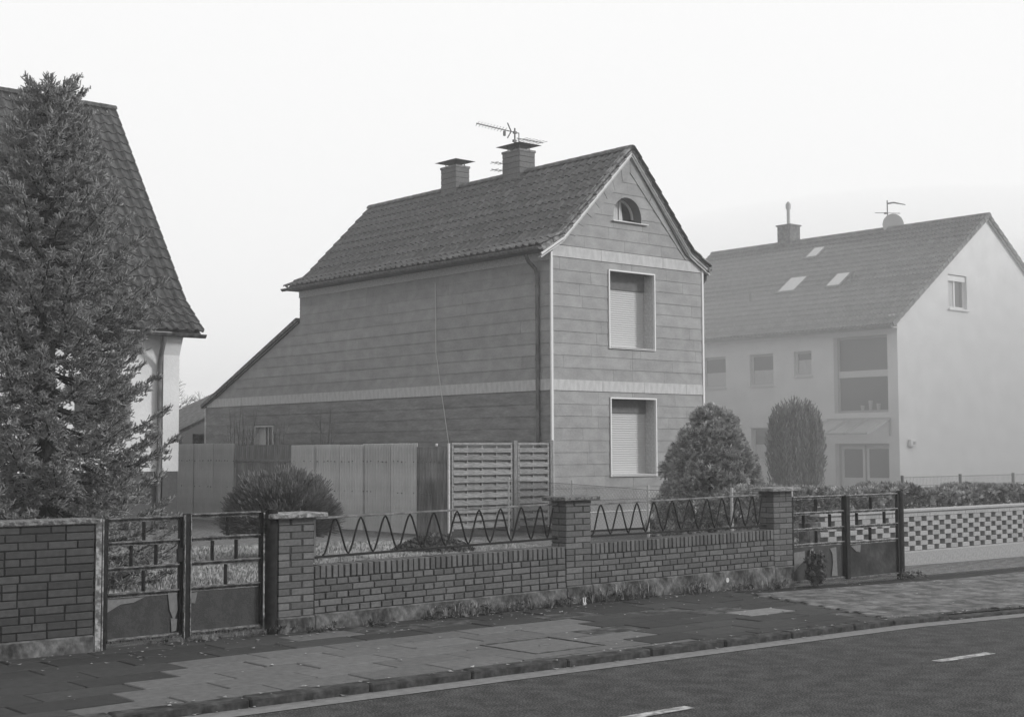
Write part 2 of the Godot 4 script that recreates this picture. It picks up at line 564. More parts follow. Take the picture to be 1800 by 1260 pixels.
# ---------------------------------------------------------------- roofs
func tile_mesh(w: float, h: float, amp: float, waves := 1) -> ArrayMesh:
	# pantile: x across, y out of the roof, z down the slope
	var g := Geo.new()
	var nseg := 6 * waves
	var pr: Array = []
	for i in nseg + 1:
		var u := float(i) / nseg
		var a := u * waves
		a -= floorf(a)
		if i == nseg: a = 1.0
		# narrow roll, wide flat pan
		var y := amp * pow(maxf(0.0, cos((a - 0.22) * TAU * 0.85)), 1.3) if a < 0.55 else -amp * 0.3 * sin((a - 0.55) / 0.45 * PI)
		pr.append(Vector2((u - 0.5) * w, y))
	var z0 := -h * 0.56
	var z1 := h * 0.5
	var t := 0.016
	for i in nseg:
		var a := Vector3(pr[i].x, pr[i].y - 0.012, z0)
		var b := Vector3(pr[i + 1].x, pr[i + 1].y - 0.012, z0)
		var c := Vector3(pr[i + 1].x, pr[i + 1].y + 0.018, z1)
		var d := Vector3(pr[i].x, pr[i].y + 0.018, z1)
		g.quad_auto(a, b, c, d, Vector3(0, -10, 0))
		g.quad(d, c, c - Vector3(0, t + 0.014, 0), d - Vector3(0, t + 0.014, 0), Vector3(0, 0, 1))
	return g.mesh()

# rows of tiles on a plane; o = eave corner, u = along the eave, v = up the slope
func tiles(list: Array, o: Vector3, u: Vector3, v: Vector3, cols: int, rows: int, w: float, h: float) -> void:
	var x := u.normalized()
	var z := -v.normalized()
	var y := z.cross(x).normalized()
	if y.y < 0: y = -y
	for r in rows:
		for c in cols:
			var jit := Basis(y, rnd(-0.008, 0.008)) * Basis(x, rnd(-0.006, 0.006))
			list.append(Transform3D(jit * Basis(x, y, z), o + x * (c + 0.5) * w - z * (r + 0.5) * h + y * (0.02 + rnd(-0.002, 0.003))))

func lay_tiles(list: Array, mesh: Mesh, keys: Array, parent: Node, keep: int) -> void:
	list.sort_custom(func(a, b): return a.origin.distance_squared_to(CAM) < b.origin.distance_squared_to(CAM))
	var rest: Array = []
	for i in list.size():
		if i < keep: put(mesh, "roof_tile", M[keys[rng.randi_range(0, keys.size() - 1)]], parent, list[i])
		else: rest.append(list[i])
	if rest.size() > 0:
		scatter(mesh, rest, PackedColorArray(), "roof_tiles_beyond", M[keys[0]], parent).set_meta("kind", "stuff")

func ridge_tiles(a: Vector3, b: Vector3, r: float, step: float, m: Material, parent: Node) -> void:
	var L := (b - a).length()
	var k := int(L / step)
	var d := (b - a).normalized()
	for i in k:
		var g := Geo.new()
		var p0 := a + d * (i * L / k)
		var p1 := a + d * ((i + 1) * L / k + 0.03)
		var s := d.cross(Vector3.UP).normalized()
		var ringa: Array = []
		var ringb: Array = []
		for q in 7:
			var an := PI * q / 6.0
			var w := s * cos(an) * r + Vector3.UP * (sin(an) * r * 0.8 - r * 0.45)
			ringa.append(p0 + w)
			ringb.append(p1 + w * 1.12)
		for q in 6:
			g.quad_auto(ringa[q], ringa[q + 1], ringb[q + 1], ringb[q], (p0 + p1) * 0.5 - Vector3(0, r, 0))
		var nn: Vector3 = -d
		for q in 5:
			g.tri(ringa[0], ringa[q + 1], ringa[q + 2], nn)
			g.tri(ringb[0], ringb[q + 1], ringb[q + 2], d)
		obj(g, "ridge_tile", m, parent)

func gutter(a: Vector3, b: Vector3, r: float, m: Material, parent: Node) -> void:
	var g := Geo.new()
	var d := (b - a).normalized()
	var s := d.cross(Vector3.UP).normalized()
	for q in 8:
		var a0 := PI + PI * q / 8.0
		var a1 := PI + PI * (q + 1) / 8.0
		var w0 := s * cos(a0) * r + Vector3.UP * sin(a0) * r
		var w1 := s * cos(a1) * r + Vector3.UP * sin(a1) * r
		g.quad_auto(a + w0, b + w0, b + w1, a + w1, (a + b) * 0.5)
		for e in [a, b]:
			g.tri(e, e + w0, e + w1, -d if e == a else d)
	for e in [-1.0, 1.0]:
		g.tube([a + s * e * r, b + s * e * r], [0.011], 5)
	obj(g, "gutter", m, parent)

func rect(x0: float, y0: float, x1: float, y1: float) -> PackedVector2Array:
	return PackedVector2Array([Vector2(x0, y0), Vector2(x1, y0), Vector2(x1, y1), Vector2(x0, y1)])

func cut(poly: PackedVector2Array, holes: Array) -> Array:
	# poly minus holes as simple polygons: first sliced through the middle of each hole
	var bb := Rect2(poly[0], Vector2.ZERO)
	for p in poly: bb = bb.expand(p)
	var xs: Array = [bb.position.x - 1.0]
	for h in holes:
		var c := 0.0
		for p in h: c += p.x / h.size()
		xs.append(c)
	xs.append(bb.end.x + 1.0)
	xs.sort()
	var out: Array = []
	for i in xs.size() - 1:
		if xs[i + 1] - xs[i] < 1e-4: continue
		for piece in Geometry2D.intersect_polygons(poly, rect(xs[i], bb.position.y - 1, xs[i + 1], bb.end.y + 1)):
			var todo: Array = [piece]
			for h in holes:
				var nxt: Array = []
				for q in todo: nxt.append_array(Geometry2D.clip_polygons(q, h))
				todo = nxt
			out.append_array(todo)
	return out

func wall_part(poly: PackedVector2Array, holes: Array, t: Transform3D, thick: float, called: String, m: Material, parent: Node) -> MeshInstance3D:
	var g := Geo.new()
	for q in cut(poly, holes): g.extrude(q, t, -thick, 0.0)
	return obj(g, called, m, parent)

func panel_rows(ys: Array, field: PackedVector2Array, holes: Array, t: Transform3D, keys: Array, lmin: float, lmax: float, parent: Node) -> void:
	# lapped cladding panels: one mesh each, clipped to the field and around the openings
	var bb := Rect2(field[0], Vector2.ZERO)
	for p in field: bb = bb.expand(p)
	for i in ys.size() - 1:
		var y0: float = ys[i] - 0.012
		var y1: float = ys[i + 1] - 0.003
		var x := bb.position.x - rnd(0.0, lmin)
		while x < bb.end.x:
			var L := rnd(lmin, lmax)
			var r := rect(x + 0.002, y0, x + L - 0.002, y1)
			x += L
			for q in Geometry2D.intersect_polygons(r, field):
				for c in cut(q, holes) if holes.size() > 0 else [q]:
					var ar := 0.0
					for k in c.size(): ar += c[k].cross(c[(k + 1) % c.size()]) * 0.5
					if absf(ar) < 0.004: continue
					var g := Geo.new()
					g.extrude(c, t, -0.002, 0.006 + rnd(-0.001, 0.001), 0.04, y1)
					obj(g, "siding_panel", M[keys[rng.randi_range(0, keys.size() - 1)]], parent)

func frame4(x0: float, y0: float, x1: float, y1: float, w: float, t: Transform3D, d0: float, d1: float) -> Geo:
	var g := Geo.new()
	g.extrude(rect(x0, y0, x0 + w, y1), t, d0, d1)
	g.extrude(rect(x1 - w, y0, x1, y1), t, d0, d1)
	g.extrude(rect(x0 + w, y0, x1 - w, y0 + w), t, d0, d1)
	g.extrude(rect(x0 + w, y1 - w, x1 - w, y1), t, d0, d1)
	return g

func simple_window(h: Array, t: Transform3D, depth: float, fm: Material, parent: Node, mull: Array, curtain_to := 0.0, curtain_x := 1.0) -> void:
	# h = [x0, y0, x1, y1]; frame and pane set back into the wall
	var fr := obj(frame4(h[0], h[1], h[2], h[3], 0.07, t, -depth - 0.05, -depth), "window", fm, parent)
	var g := Geo.new()
	g.extrude(rect(h[0] + 0.07, h[1] + 0.07, h[2] - 0.07, h[3] - 0.07), t, -depth - 0.04, -depth - 0.03)
	obj(g, "pane", M.glass, fr)
	for x in mull:
		var gm := Geo.new()
		gm.extrude(rect(x - 0.045, h[1] + 0.07, x + 0.045, h[3] - 0.07), t, -depth - 0.03, -depth + 0.008)
		obj(gm, "mullion", fm, fr)
	if curtain_to > 0.0:
		var gc := Geo.new()
		gc.extrude(rect(h[0] + 0.09, h[1] + 0.08, lerpf(h[0] + 0.09, h[2] - 0.09, curtain_x), h[1] + 0.08 + curtain_to), t, -depth - 0.029, -depth - 0.022)
		obj(gc, "curtain", M.curtain, fr)

# ---------------------------------------------------------------- the clad house
func build_clad_house() -> void:
	var ZF := -22.6
	var XL := 20.558
	var XR := 25.414
	var ZB := -32.7
	var house := thing("clad_house", "narrow gable house clad in grey panels with rolled down shutters and rear lean-to", "house")
	var tf := Transform3D(Basis.IDENTITY, Vector3(0, 0, ZF))
	var ts := Transform3D(Basis(Vector3(0, 0, 1), Vector3(0, 1, 0), Vector3(-1, 0, 0)), Vector3(XL, 0, 0))
	var XM := 22.99
	# openings
	var w1 := rect(22.30, 3.95, 23.74, 5.67)
	var w2 := rect(22.32, 1.09, 23.75, 2.80)
	var arch := PackedVector2Array()
	arch.append(Vector2(22.46, 6.83))
	arch.append(Vector2(23.36, 6.83))
	for i in 15:
		var a := PI * i / 14.0
		arch.append(Vector2(22.91 + cos(a) * 0.45, 6.95 + sin(a) * 0.44))
	var gable := PackedVector2Array([Vector2(XL, 0.0), Vector2(XR, 0.0), Vector2(XR, 5.9), Vector2(24.95, 6.2), Vector2(XM, 8.42), Vector2(20.95, 6.25), Vector2(XL, 5.97)])
	wall_part(gable, [w1, w2, arch], tf, 0.34, "front_wall", M.core, house)
	var sidep := PackedVector2Array([Vector2(-37.85, -0.1), Vector2(ZF - 0.34, -0.1), Vector2(ZF - 0.34, 6.0), Vector2(ZB, 6.0), Vector2(ZB, 5.12), Vector2(-37.85, 2.97)])
	var win_s := rect(-34.97, 1.62, -33.96, 2.37)
	wall_part(sidep, [win_s], ts, 0.3, "side_wall", M.core, house)
	var tr := Transform3D(Basis(Vector3(0, 0, 1), Vector3(0, 1, 0), Vector3(1, 0, 0)), Vector3(XR, 0, 0))
	wall_part(PackedVector2Array([Vector2(-32.7, -0.1), Vector2(ZF - 0.34, -0.1), Vector2(ZF - 0.34, 5.95), Vector2(-32.7, 5.95)]), [], tr, 0.3, "far_wall", M.siding0, house)
	var tb := Transform3D(Basis(Vector3(1, 0, 0), Vector3(0, 1, 0), Vector3(0, 0, -1)), Vector3(0, 0, ZB))
	wall_part(PackedVector2Array([Vector2(XL + 0.3, 0), Vector2(XR - 0.3, 0), Vector2(XR - 0.3, 6.0), Vector2(XM, 8.4), Vector2(XL + 0.3, 6.0)]), [], tb, 0.3, "rear_wall", M.core, house)
	# plinth with its white drip strip
	var gp := Geo.new()
	gp.box(Vector3((XL + XR) * 0.5, 0.1, ZF + 0.02), Vector3(XR - XL, 0.38, 0.05))
	obj(gp, "plinth", M.frame_mid, house)
	var gd := Geo.new()
	gd.box(Vector3((XL + XR) * 0.5, 0.295, ZF + 0.035), Vector3(XR - XL, 0.016, 0.06))
	obj(gd, "drip_strip", M.white, house)
	# front cladding
	var fx0 := XL + 0.035
	var fx1 := XR - 0.03
	var low := [0.31, 0.57, 0.84, 1.10, 1.36, 1.62, 1.88, 2.15, 2.41, 2.67, 2.94]
	var mid := [3.19, 3.46, 3.73, 3.99, 4.25, 4.52, 4.79, 5.05, 5.32, 5.59, 5.85]
	var keys := ["siding0", "siding1", "siding2", "siding3"]
	var hg := [rect(22.27, 1.05, 23.78, 2.83), rect(22.27, 3.91, 23.77, 5.70)]
	panel_rows(low, rect(fx0, 0.3, fx1, 2.945), hg, tf, keys, 1.0, 2.1, house)
	panel_rows(mid, rect(fx0, 3.18, fx1, 5.855), hg, tf, keys, 1.0, 2.1, house)
	var field := PackedVector2Array([Vector2(20.98, 6.12), Vector2(24.86, 6.12), Vector2(22.99, 8.02)])
	var ha := PackedVector2Array()
	for p in arch: ha.append(p)
	panel_rows([6.12, 6.39, 6.66, 6.93, 7.2, 7.47, 7.74, 8.02], field, [ha], tf, keys, 0.9, 1.6, house)
	# pale bands between the storeys
	for b in [[2.945, 3.185], [5.855, 6.11]]:
		var x := fx0
		while x < fx1 - 0.05:
			var L := minf(rnd(1.3, 2.0), fx1 - x)
			var g := Geo.new()
			g.box(Vector3(x + L * 0.5, (b[0] + b[1]) * 0.5, ZF + 0.012), Vector3(L - 0.004, b[1] - b[0] - 0.004, 0.022), Basis.IDENTITY, 0.002)
			obj(g, "band_panel", M.band, house)
			x += L
	# verge panels that follow the roof slopes in the gable
	for s in [[Vector2(20.62, 6.12), Vector2(22.99, 8.34), Vector2(22.99, 7.98), Vector2(21.02, 6.12), 8], [Vector2(25.25, 6.12), Vector2(22.99, 8.34), Vector2(22.99, 7.98), Vector2(24.83, 6.12), 3]]:
		var k: int = s[4]
		for i in k:
			var f0 := float(i) / k
			var f1 := float(i + 1) / k - 0.004
			var q := PackedVector2Array([s[0].lerp(s[1], f0), s[0].lerp(s[1], f1), s[3].lerp(s[2], f1), s[3].lerp(s[2], f0)])
			var g := Geo.new()
			g.extrude(q, tf, 0.0, 0.03 + (0.004 if i % 2 else 0.0))
			obj(g, "verge_panel", M[keys[i % 4]], house)
	# side cladding
	var skeys := keys
	var sfield := PackedVector2Array([Vector2(-37.82, 0.0), Vector2(ZF - 0.02, 0.0), Vector2(ZF - 0.02, 2.945), Vector2(-37.82, 2.945)])
	panel_rows([0.05, 0.31, 0.57, 0.84, 1.10, 1.36, 1.62, 1.88, 2.15, 2.41, 2.67, 2.95], sfield, [rect(-35.0, 1.6, -33.93, 2.4)], ts, ["low0", "low1"], 2.4, 3.4, house)
	var ufield := PackedVector2Array([Vector2(-37.2, 3.19), Vector2(ZF - 0.02, 3.19), Vector2(ZF - 0.02, 5.78), Vector2(ZB + 0.02, 5.78), Vector2(ZB + 0.02, 5.09)])
	panel_rows([3.19, 3.46, 3.73, 3.99, 4.25, 4.52, 4.79, 5.05, 5.32, 5.56, 5.785], ufield, [], ts, skeys, 2.4, 3.4, house)
	var bz := ZF - 0.02
	while bz > -37.7:
		var L := minf(rnd(1.6, 2.4), bz + 37.75)
		if L < 0.1: break
		var q := rect(bz - L + 0.002, 2.95, bz - 0.002, 3.19)
		for c in Geometry2D.intersect_polygons(q, PackedVector2Array([Vector2(-37.82, 2.9), Vector2(ZF, 2.9), Vector2(ZF, 3.3), Vector2(-37.0, 3.3), Vector2(-37.82, 2.97)])):
			var g := Geo.new()
			g.extrude(c, ts, 0.0, 0.024)
			obj(g, "band_panel", M.band, house)
		bz -= L
	var ge := Geo.new()
	ge.extrude(rect(ZB, 5.78, ZF - 0.02, 5.955), ts, 0.0, 0.03)
	obj(ge, "eave_board", M.off_white, house)
	# corner trims
	for x in [XL - 0.004, XR + 0.004]:
		var g := Geo.new()
		g.box(Vector3(x, 3.14, ZF + 0.012), Vector3(0.06, 5.68, 0.045), Basis.IDENTITY, 0.004)
		obj(g, "corner_trim", M.white, house)
	var gt := Geo.new()
	gt.box(Vector3(XL - 0.012, 1.45, -37.83), Vector3(0.04, 3.0, 0.06), Basis.IDENTITY, 0.004)
	obj(gt, "corner_trim", M.off_white, house)
	# windows with roller shutters
	for wd in [[22.30, 3.95, 23.74, 5.67, 5.30], [22.32, 1.09, 23.75, 2.80, 2.49]]:
		var fr := obj(frame4(wd[0] - 0.03, wd[1] - 0.03, wd[2] + 0.03, wd[3] + 0.03, 0.032, tf, -0.01, 0.045), "window", M.white, house)
		var gj := Geo.new()
		for jx in [[wd[0], wd[0] + 0.012], [wd[2] - 0.012, wd[2]]]:
			gj.extrude(rect(jx[0], wd[1], jx[1], wd[3]), tf, -0.33, -0.011)
		obj(gj, "reveal", M.off_white, fr)
		var gs := Geo.new()
		gs.box(Vector3((wd[0] + wd[2]) * 0.5, wd[1] + 0.01, ZF - 0.13), Vector3(wd[2] - wd[0] - 0.03, 0.02, 0.38), Basis(Vector3.RIGHT, 0.06), 0.003)
		obj(gs, "sill", M.off_white, fr)
		var gb := Geo.new()
		gb.extrude(rect(wd[0] + 0.012, wd[4], wd[2] - 0.012, wd[3]), tf, -0.33, -0.27)
		obj(gb, "shutter_box", M.box_grey, fr)
		var kk := 26
		var hh: float = (wd[4] - wd[1] - 0.05) / kk
		var sm := Geo.new()
		var wv: float = wd[2] - wd[0] - 0.03
		var prof := [Vector2(0.0, 0.0), Vector2(0.1, 0.006), Vector2(0.5, 0.011), Vector2(0.88, 0.007), Vector2(0.97, 0.0)]
		for i in 4:
			var p0: Vector2 = prof[i]
			var p1: Vector2 = prof[i + 1]
			sm.quad_auto(Vector3(-wv * 0.5, p0.x * hh, p0.y), Vector3(wv * 0.5, p0.x * hh, p0.y), Vector3(wv * 0.5, p1.x * hh, p1.y), Vector3(-wv * 0.5, p1.x * hh, p1.y), Vector3(0, hh * 0.5, -1))
		sm.quad(Vector3(-wv * 0.5, -0.05 * hh, -0.006), Vector3(wv * 0.5, -0.05 * hh, -0.006), Vector3(wv * 0.5, 1.02 * hh, -0.006), Vector3(-wv * 0.5, 1.02 * hh, -0.006), Vector3(0, 0, 1))
		var slat := sm.mesh()
		for i in kk:
			put(slat, "shutter_slat", M.shutter, fr, Transform3D(Basis.IDENTITY, Vector3((wd[0] + wd[2]) * 0.5, wd[1] + 0.05 + i * hh, ZF - 0.31)))
		var gl := Geo.new()
		gl.box(Vector3((wd[0] + wd[2]) * 0.5, wd[1] + 0.035, ZF - 0.305), Vector3(wv, 0.035, 0.022), Basis.IDENTITY, 0.004)
		obj(gl, "bottom_rail", M.frame, fr)
	# arched attic window
	var aw := Geo.new()
	for i in 14:
		var a0 := PI * i / 14.0
		var a1 := PI * (i + 1) / 14.0
		var c := Vector2(22.91, 6.95)
		var q := PackedVector2Array([c + Vector2(cos(a0) * 0.45, sin(a0) * 0.44), c + Vector2(cos(a1) * 0.45, sin(a1) * 0.44), c + Vector2(cos(a1) * 0.40, sin(a1) * 0.39), c + Vector2(cos(a0) * 0.40, sin(a0) * 0.39)])
		aw.extrude(q, tf, -0.3, -0.24)
	aw.extrude(rect(22.46, 6.84, 23.36, 6.9), tf, -0.3, -0.23)
	aw.extrude(rect(22.895, 6.9, 22.925, 7.35), tf, -0.29, -0.24)
	var awn := obj(aw, "arched_window", M.frame, house)
	var ap := Geo.new()
	var app := PackedVector2Array()
	for p in arch: app.append(Vector2(22.91, 6.95) + (p - Vector2(22.91, 6.95)) * 0.93)
	ap.extrude(app, tf, -0.285, -0.275)
	obj(ap, "pane", M.glass, awn)
	var ac := Geo.new()
	ac.extrude(PackedVector2Array([Vector2(22.53, 6.91), Vector2(23.03, 6.91), Vector2(22.98, 7.33), Vector2(22.78, 7.30), Vector2(22.6, 7.15)]), tf, -0.274, -0.268)
	obj(ac, "curtain", M.curtain, awn)
	var asl := Geo.new()
	asl.box(Vector3(22.97, 6.82, ZF - 0.05), Vector3(1.14, 0.02, 0.26), Basis(Vector3.RIGHT, 0.07), 0.003)
	obj(asl, "sill", M.white, awn)
	# small side window
	var sw := obj(frame4(-34.97, 1.62, -33.96, 2.37, 0.04, ts, -0.12, 0.035), "window", M.off_white, house)
	var sg := Geo.new()
	sg.extrude(rect(-34.93, 1.66, -34.0, 2.33), ts, -0.12, -0.1)
	obj(sg, "pane", M.glass, sw)
	var scu := Geo.new()
	scu.extrude(rect(-34.93, 1.66, -34.55, 2.33), ts, -0.095, -0.085)
	obj(scu, "curtain", M.curtain, sw)
	for i in 3:
		var g := Geo.new()
		g.tube([Vector3(XL + 0.02, 1.66, -34.5 + i * 0.2), Vector3(XL + 0.02, 2.33, -34.5 + i * 0.2)], [0.01], 5)
		obj(g, "bar", M.frame, sw)
	# ---- roof
	var zf := ZF + 0.1
	var zb := ZB - 0.12
	var roof := Node3D.new()
	roof.name = "roof"
	house.add_child(roof)
	var deck := Geo.new()
	var pl := PackedVector2Array([Vector2(20.16, 6.03), Vector2(20.77, 6.35), Vector2(22.99, 8.5), Vector2(24.86, 6.36), Vector2(25.52, 5.98), Vector2(25.46, 5.9), Vector2(24.8, 6.24), Vector2(22.99, 8.36), Vector2(20.83, 6.22), Vector2(20.2, 5.98)])
	deck.extrude(pl, Transform3D(Basis.IDENTITY, Vector3(0, 0, zf - 0.03)), zb - zf + 0.06, 0.0)
	obj(deck, "roof_deck", M.core, roof)
	var tm := tile_mesh(0.222, 0.345, 0.045)
	var list: Array = []
	tiles(list, Vector3(20.12, 6.04, zb), Vector3(0, 0, 1), Vector3(0.64, 0.31, 0), 47, 2, 0.222, 0.355)
	tiles(list, Vector3(20.75, 6.32, zb), Vector3(0, 0, 1), Vector3(2.22, 2.2, 0), 47, 9, 0.222, 0.345)
	lay_tiles(list, tm, ["tile0", "tile1", "tile2", "tile3"], roof, 300)
	var back: Array = []
	tiles(back, Vector3(24.9, 6.36, zb), Vector3(0, 0, 1), Vector3(-1.91, 2.16, 0), 47, 9, 0.222, 0.325)
	tiles(back, Vector3(25.55, 5.98, zb), Vector3(0, 0, 1), Vector3(-0.66, 0.38, 0), 47, 2, 0.222, 0.38)
	lay_tiles(back, tm, ["tile0"], roof, 0)
	ridge_tiles(Vector3(XM, 8.56, zf + 0.02), Vector3(XM, 8.56, zb), 0.14, 0.4, M.tile1, roof)
	# verge tiles and boards along the front edge
	for s in [[[Vector2(20.19, 5.99), Vector2(20.84, 6.39), Vector2(22.99, 8.56)]], [[Vector2(25.62, 6.02), Vector2(24.96, 6.38), Vector2(22.99, 8.56)]]]:
		var pts: Array = s[0]
		for seg in 2:
			var a: Vector2 = pts[seg]
			var b: Vector2 = pts[seg + 1]
			var k := 2 if seg == 0 else 9
			for i in k:
				var p := a.lerp(b, float(i) / k)
				var q := a.lerp(b, float(i + 1) / k)
				var lift := Vector3(0, 0.03, 0)
				var g := Geo.new()
				g.bar(Vector3(p.x, p.y - 0.035, zf) + lift, Vector3(q.x, q.y - 0.06, zf) + lift, 0.05, 0.13, Vector3(0, 1, 0), 0.008)
				g.bar(Vector3(p.x, p.y + 0.03, zf - 0.06) + lift, Vector3(q.x, q.y + 0.005, zf - 0.06) + lift, 0.16, 0.03, Vector3(0, 1, 0), 0.006)
				obj(g, "verge_tile", M.verge_tile, roof)
			for off in [[-0.13, 0.05, 0.0, "white"], [-0.20, 0.035, -0.02, "off_white"]]:
				var g2 := Geo.new()
				g2.bar(Vector3(a.x, a.y + off[0], zf - 0.005 + off[2]), Vector3(b.x, b.y + off[0], zf - 0.005 + off[2]), 0.03, off[1], Vector3.UP, 0.003)
				obj(g2, "verge_board", M[off[3]], roof)
			var gs2 := Geo.new()
			gs2.bar(Vector3(a.x, a.y - 0.2, zf - 0.07), Vector3(b.x, b.y - 0.2, zf - 0.07), 0.11, 0.015)
			obj(gs2, "soffit", M.off_white, roof)
	# eave: boxed soffit, gutter, downpipe
	var gx := Geo.new()
	gx.box(Vector3(20.38, 5.965, (zf + zb) * 0.5), Vector3(0.36, 0.02, zf - zb - 0.1))
	obj(gx, "eave_soffit", M.zinc_dark, roof)
	gutter(Vector3(20.12, 6.0, zb - 0.05), Vector3(20.12, 6.0, zf + 0.03), 0.06, M.zinc, roof)
	gutter(Vector3(25.58, 5.95, zb), Vector3(25.58, 5.95, zf + 0.03), 0.065, M.zinc, roof)
	var dp := Geo.new()
	dp.tube([Vector3(20.14, 5.88, -22.95), Vector3(20.2, 5.76, -22.96), Vector3(20.44, 5.6, -22.98), Vector3(20.49, 5.45, -22.98), Vector3(20.49, 0.1, -22.98)], [0.045], 8)
	for y in [5.2, 3.6, 2.0]: dp.tube([Vector3(20.49, y, -22.98), Vector3(20.49, y + 0.05, -22.98)], [0.055], 8)
	obj(dp, "downpipe", M.zinc, house)
	var dp2 := Geo.new()
	dp2.tube([Vector3(25.58, 5.88, -22.62), Vector3(25.56, 5.72, -22.62), Vector3(25.48, 5.5, -22.75), Vector3(25.47, 0.1, -22.75)], [0.04], 8)
	obj(dp2, "downpipe", M.zinc_dark, house)
	# lean-to roof at the rear
	var lr := Geo.new()
	lr.bar(Vector3(22.8, 2.98, -37.98), Vector3(22.8, 5.2, -32.72), 4.7, 0.1)
	obj(lr, "lean_to_roof", M.tile0, house)
	var lt := Geo.new()
	lt.bar(Vector3(XL - 0.03, 2.97, -37.95), Vector3(XL - 0.03, 5.16, -32.75), 0.03, 0.07)
	obj(lt, "verge_board", M.off_white, house)
	var lb := Geo.new()
	lb.box(Vector3(22.9, 1.42, -37.7), Vector3(4.3, 2.85, 0.2))
	obj(lb, "lean_to_rear_wall", M.core, house)
	# cable down the side wall
	var cb := Geo.new()
	cb.tube([Vector3(XL - 0.035, 5.64, -26.66), Vector3(XL - 0.05, 4.8, -26.62), Vector3(XL - 0.06, 3.97, -26.60), Vector3(XL - 0.07, 3.02, -26.38), Vector3(XL - 0.08, 1.88, -26.10), Vector3(XL - 0.05, 0.6, -25.9)], [0.009], 5)
	obj(cb, "cable", M.frame, house)
	# chimneys
	chimney(house, Vector3(22.97, 0, -28.98), 0.46, 0.64, 7.9, 9.05)
	chimney(house, Vector3(22.97, 0, -26.43), 0.52, 0.66, 7.9, 9.05)
	# antennas fixed to the front chimney
	var an := thing("tv_antenna", "stacked rod aerials on a mast by the front chimney of the clad house", "antenna", Vector3(22.9, 8.9, -26.49))
	var gm := Geo.new()
	gm.tube([Vector3(0, 0.1, 0), Vector3(0, 0.78, 0)], [0.02], 6)
	gm.tube([Vector3(0.09, 0.2, 0.05), Vector3(0.09, 0.66, 0.05)], [0.012], 5)
	obj(gm, "mast", M.metal, an)
	var yg := Geo.new()
	yg.tube([Vector3(0.14, 0.67, 0), Vector3(-1.24, 0.72, 0)], [0.014], 5)
	for i in 10:
		var p := Vector3(-0.32 - i * 0.098, 0.685 + i * 0.0036, 0)
		yg.tube([p - Vector3(0, 0.045, 0.07), p + Vector3(0, 0.045, 0.07)], [0.008], 4)
	for sgn in [-1.0, 1.0]:
		yg.tube([Vector3(-0.12, 0.68, 0), Vector3(-0.24, 0.69 + sgn * 0.19, 0.0)], [0.016], 5)
	yg.box(Vector3(-0.34, 0.6, 0), Vector3(0.05, 0.12, 0.05))
	yg.box(Vector3(0.0, 0.67, 0), Vector3(0.08, 0.06, 0.06))
	yg.box(Vector3(-0.03, 0.45, 0.02), Vector3(0.09, 0.06, 0.06))
	obj(yg, "yagi_aerial", M.metal, an)
	var y2 := Geo.new()
	y2.tube([Vector3(0.05, 0.53, 0.02), Vector3(0.92, 0.53, 0.02)], [0.012], 5)
	for i in 7:
		var p := Vector3(0.22 + i * 0.11, 0.53, 0.02)
		y2.tube([p - Vector3(0, 0, 0.22), p + Vector3(0, 0, 0.22)], [0.006], 4)
	obj(y2, "short_aerial", M.metal, an)
	var y3 := Geo.new()
	for q in [-0.12, -0.3]:
		y3.tube([Vector3(-0.6, q, -0.2), Vector3(-0.1, q, -0.2)], [0.009], 5)
		for i in 3: y3.tube([Vector3(-0.5 + i * 0.12, q, -0.36), Vector3(-0.5 + i * 0.12, q, -0.04)], [0.006], 4)
	obj(y3, "lower_aerial", M.metal, an)

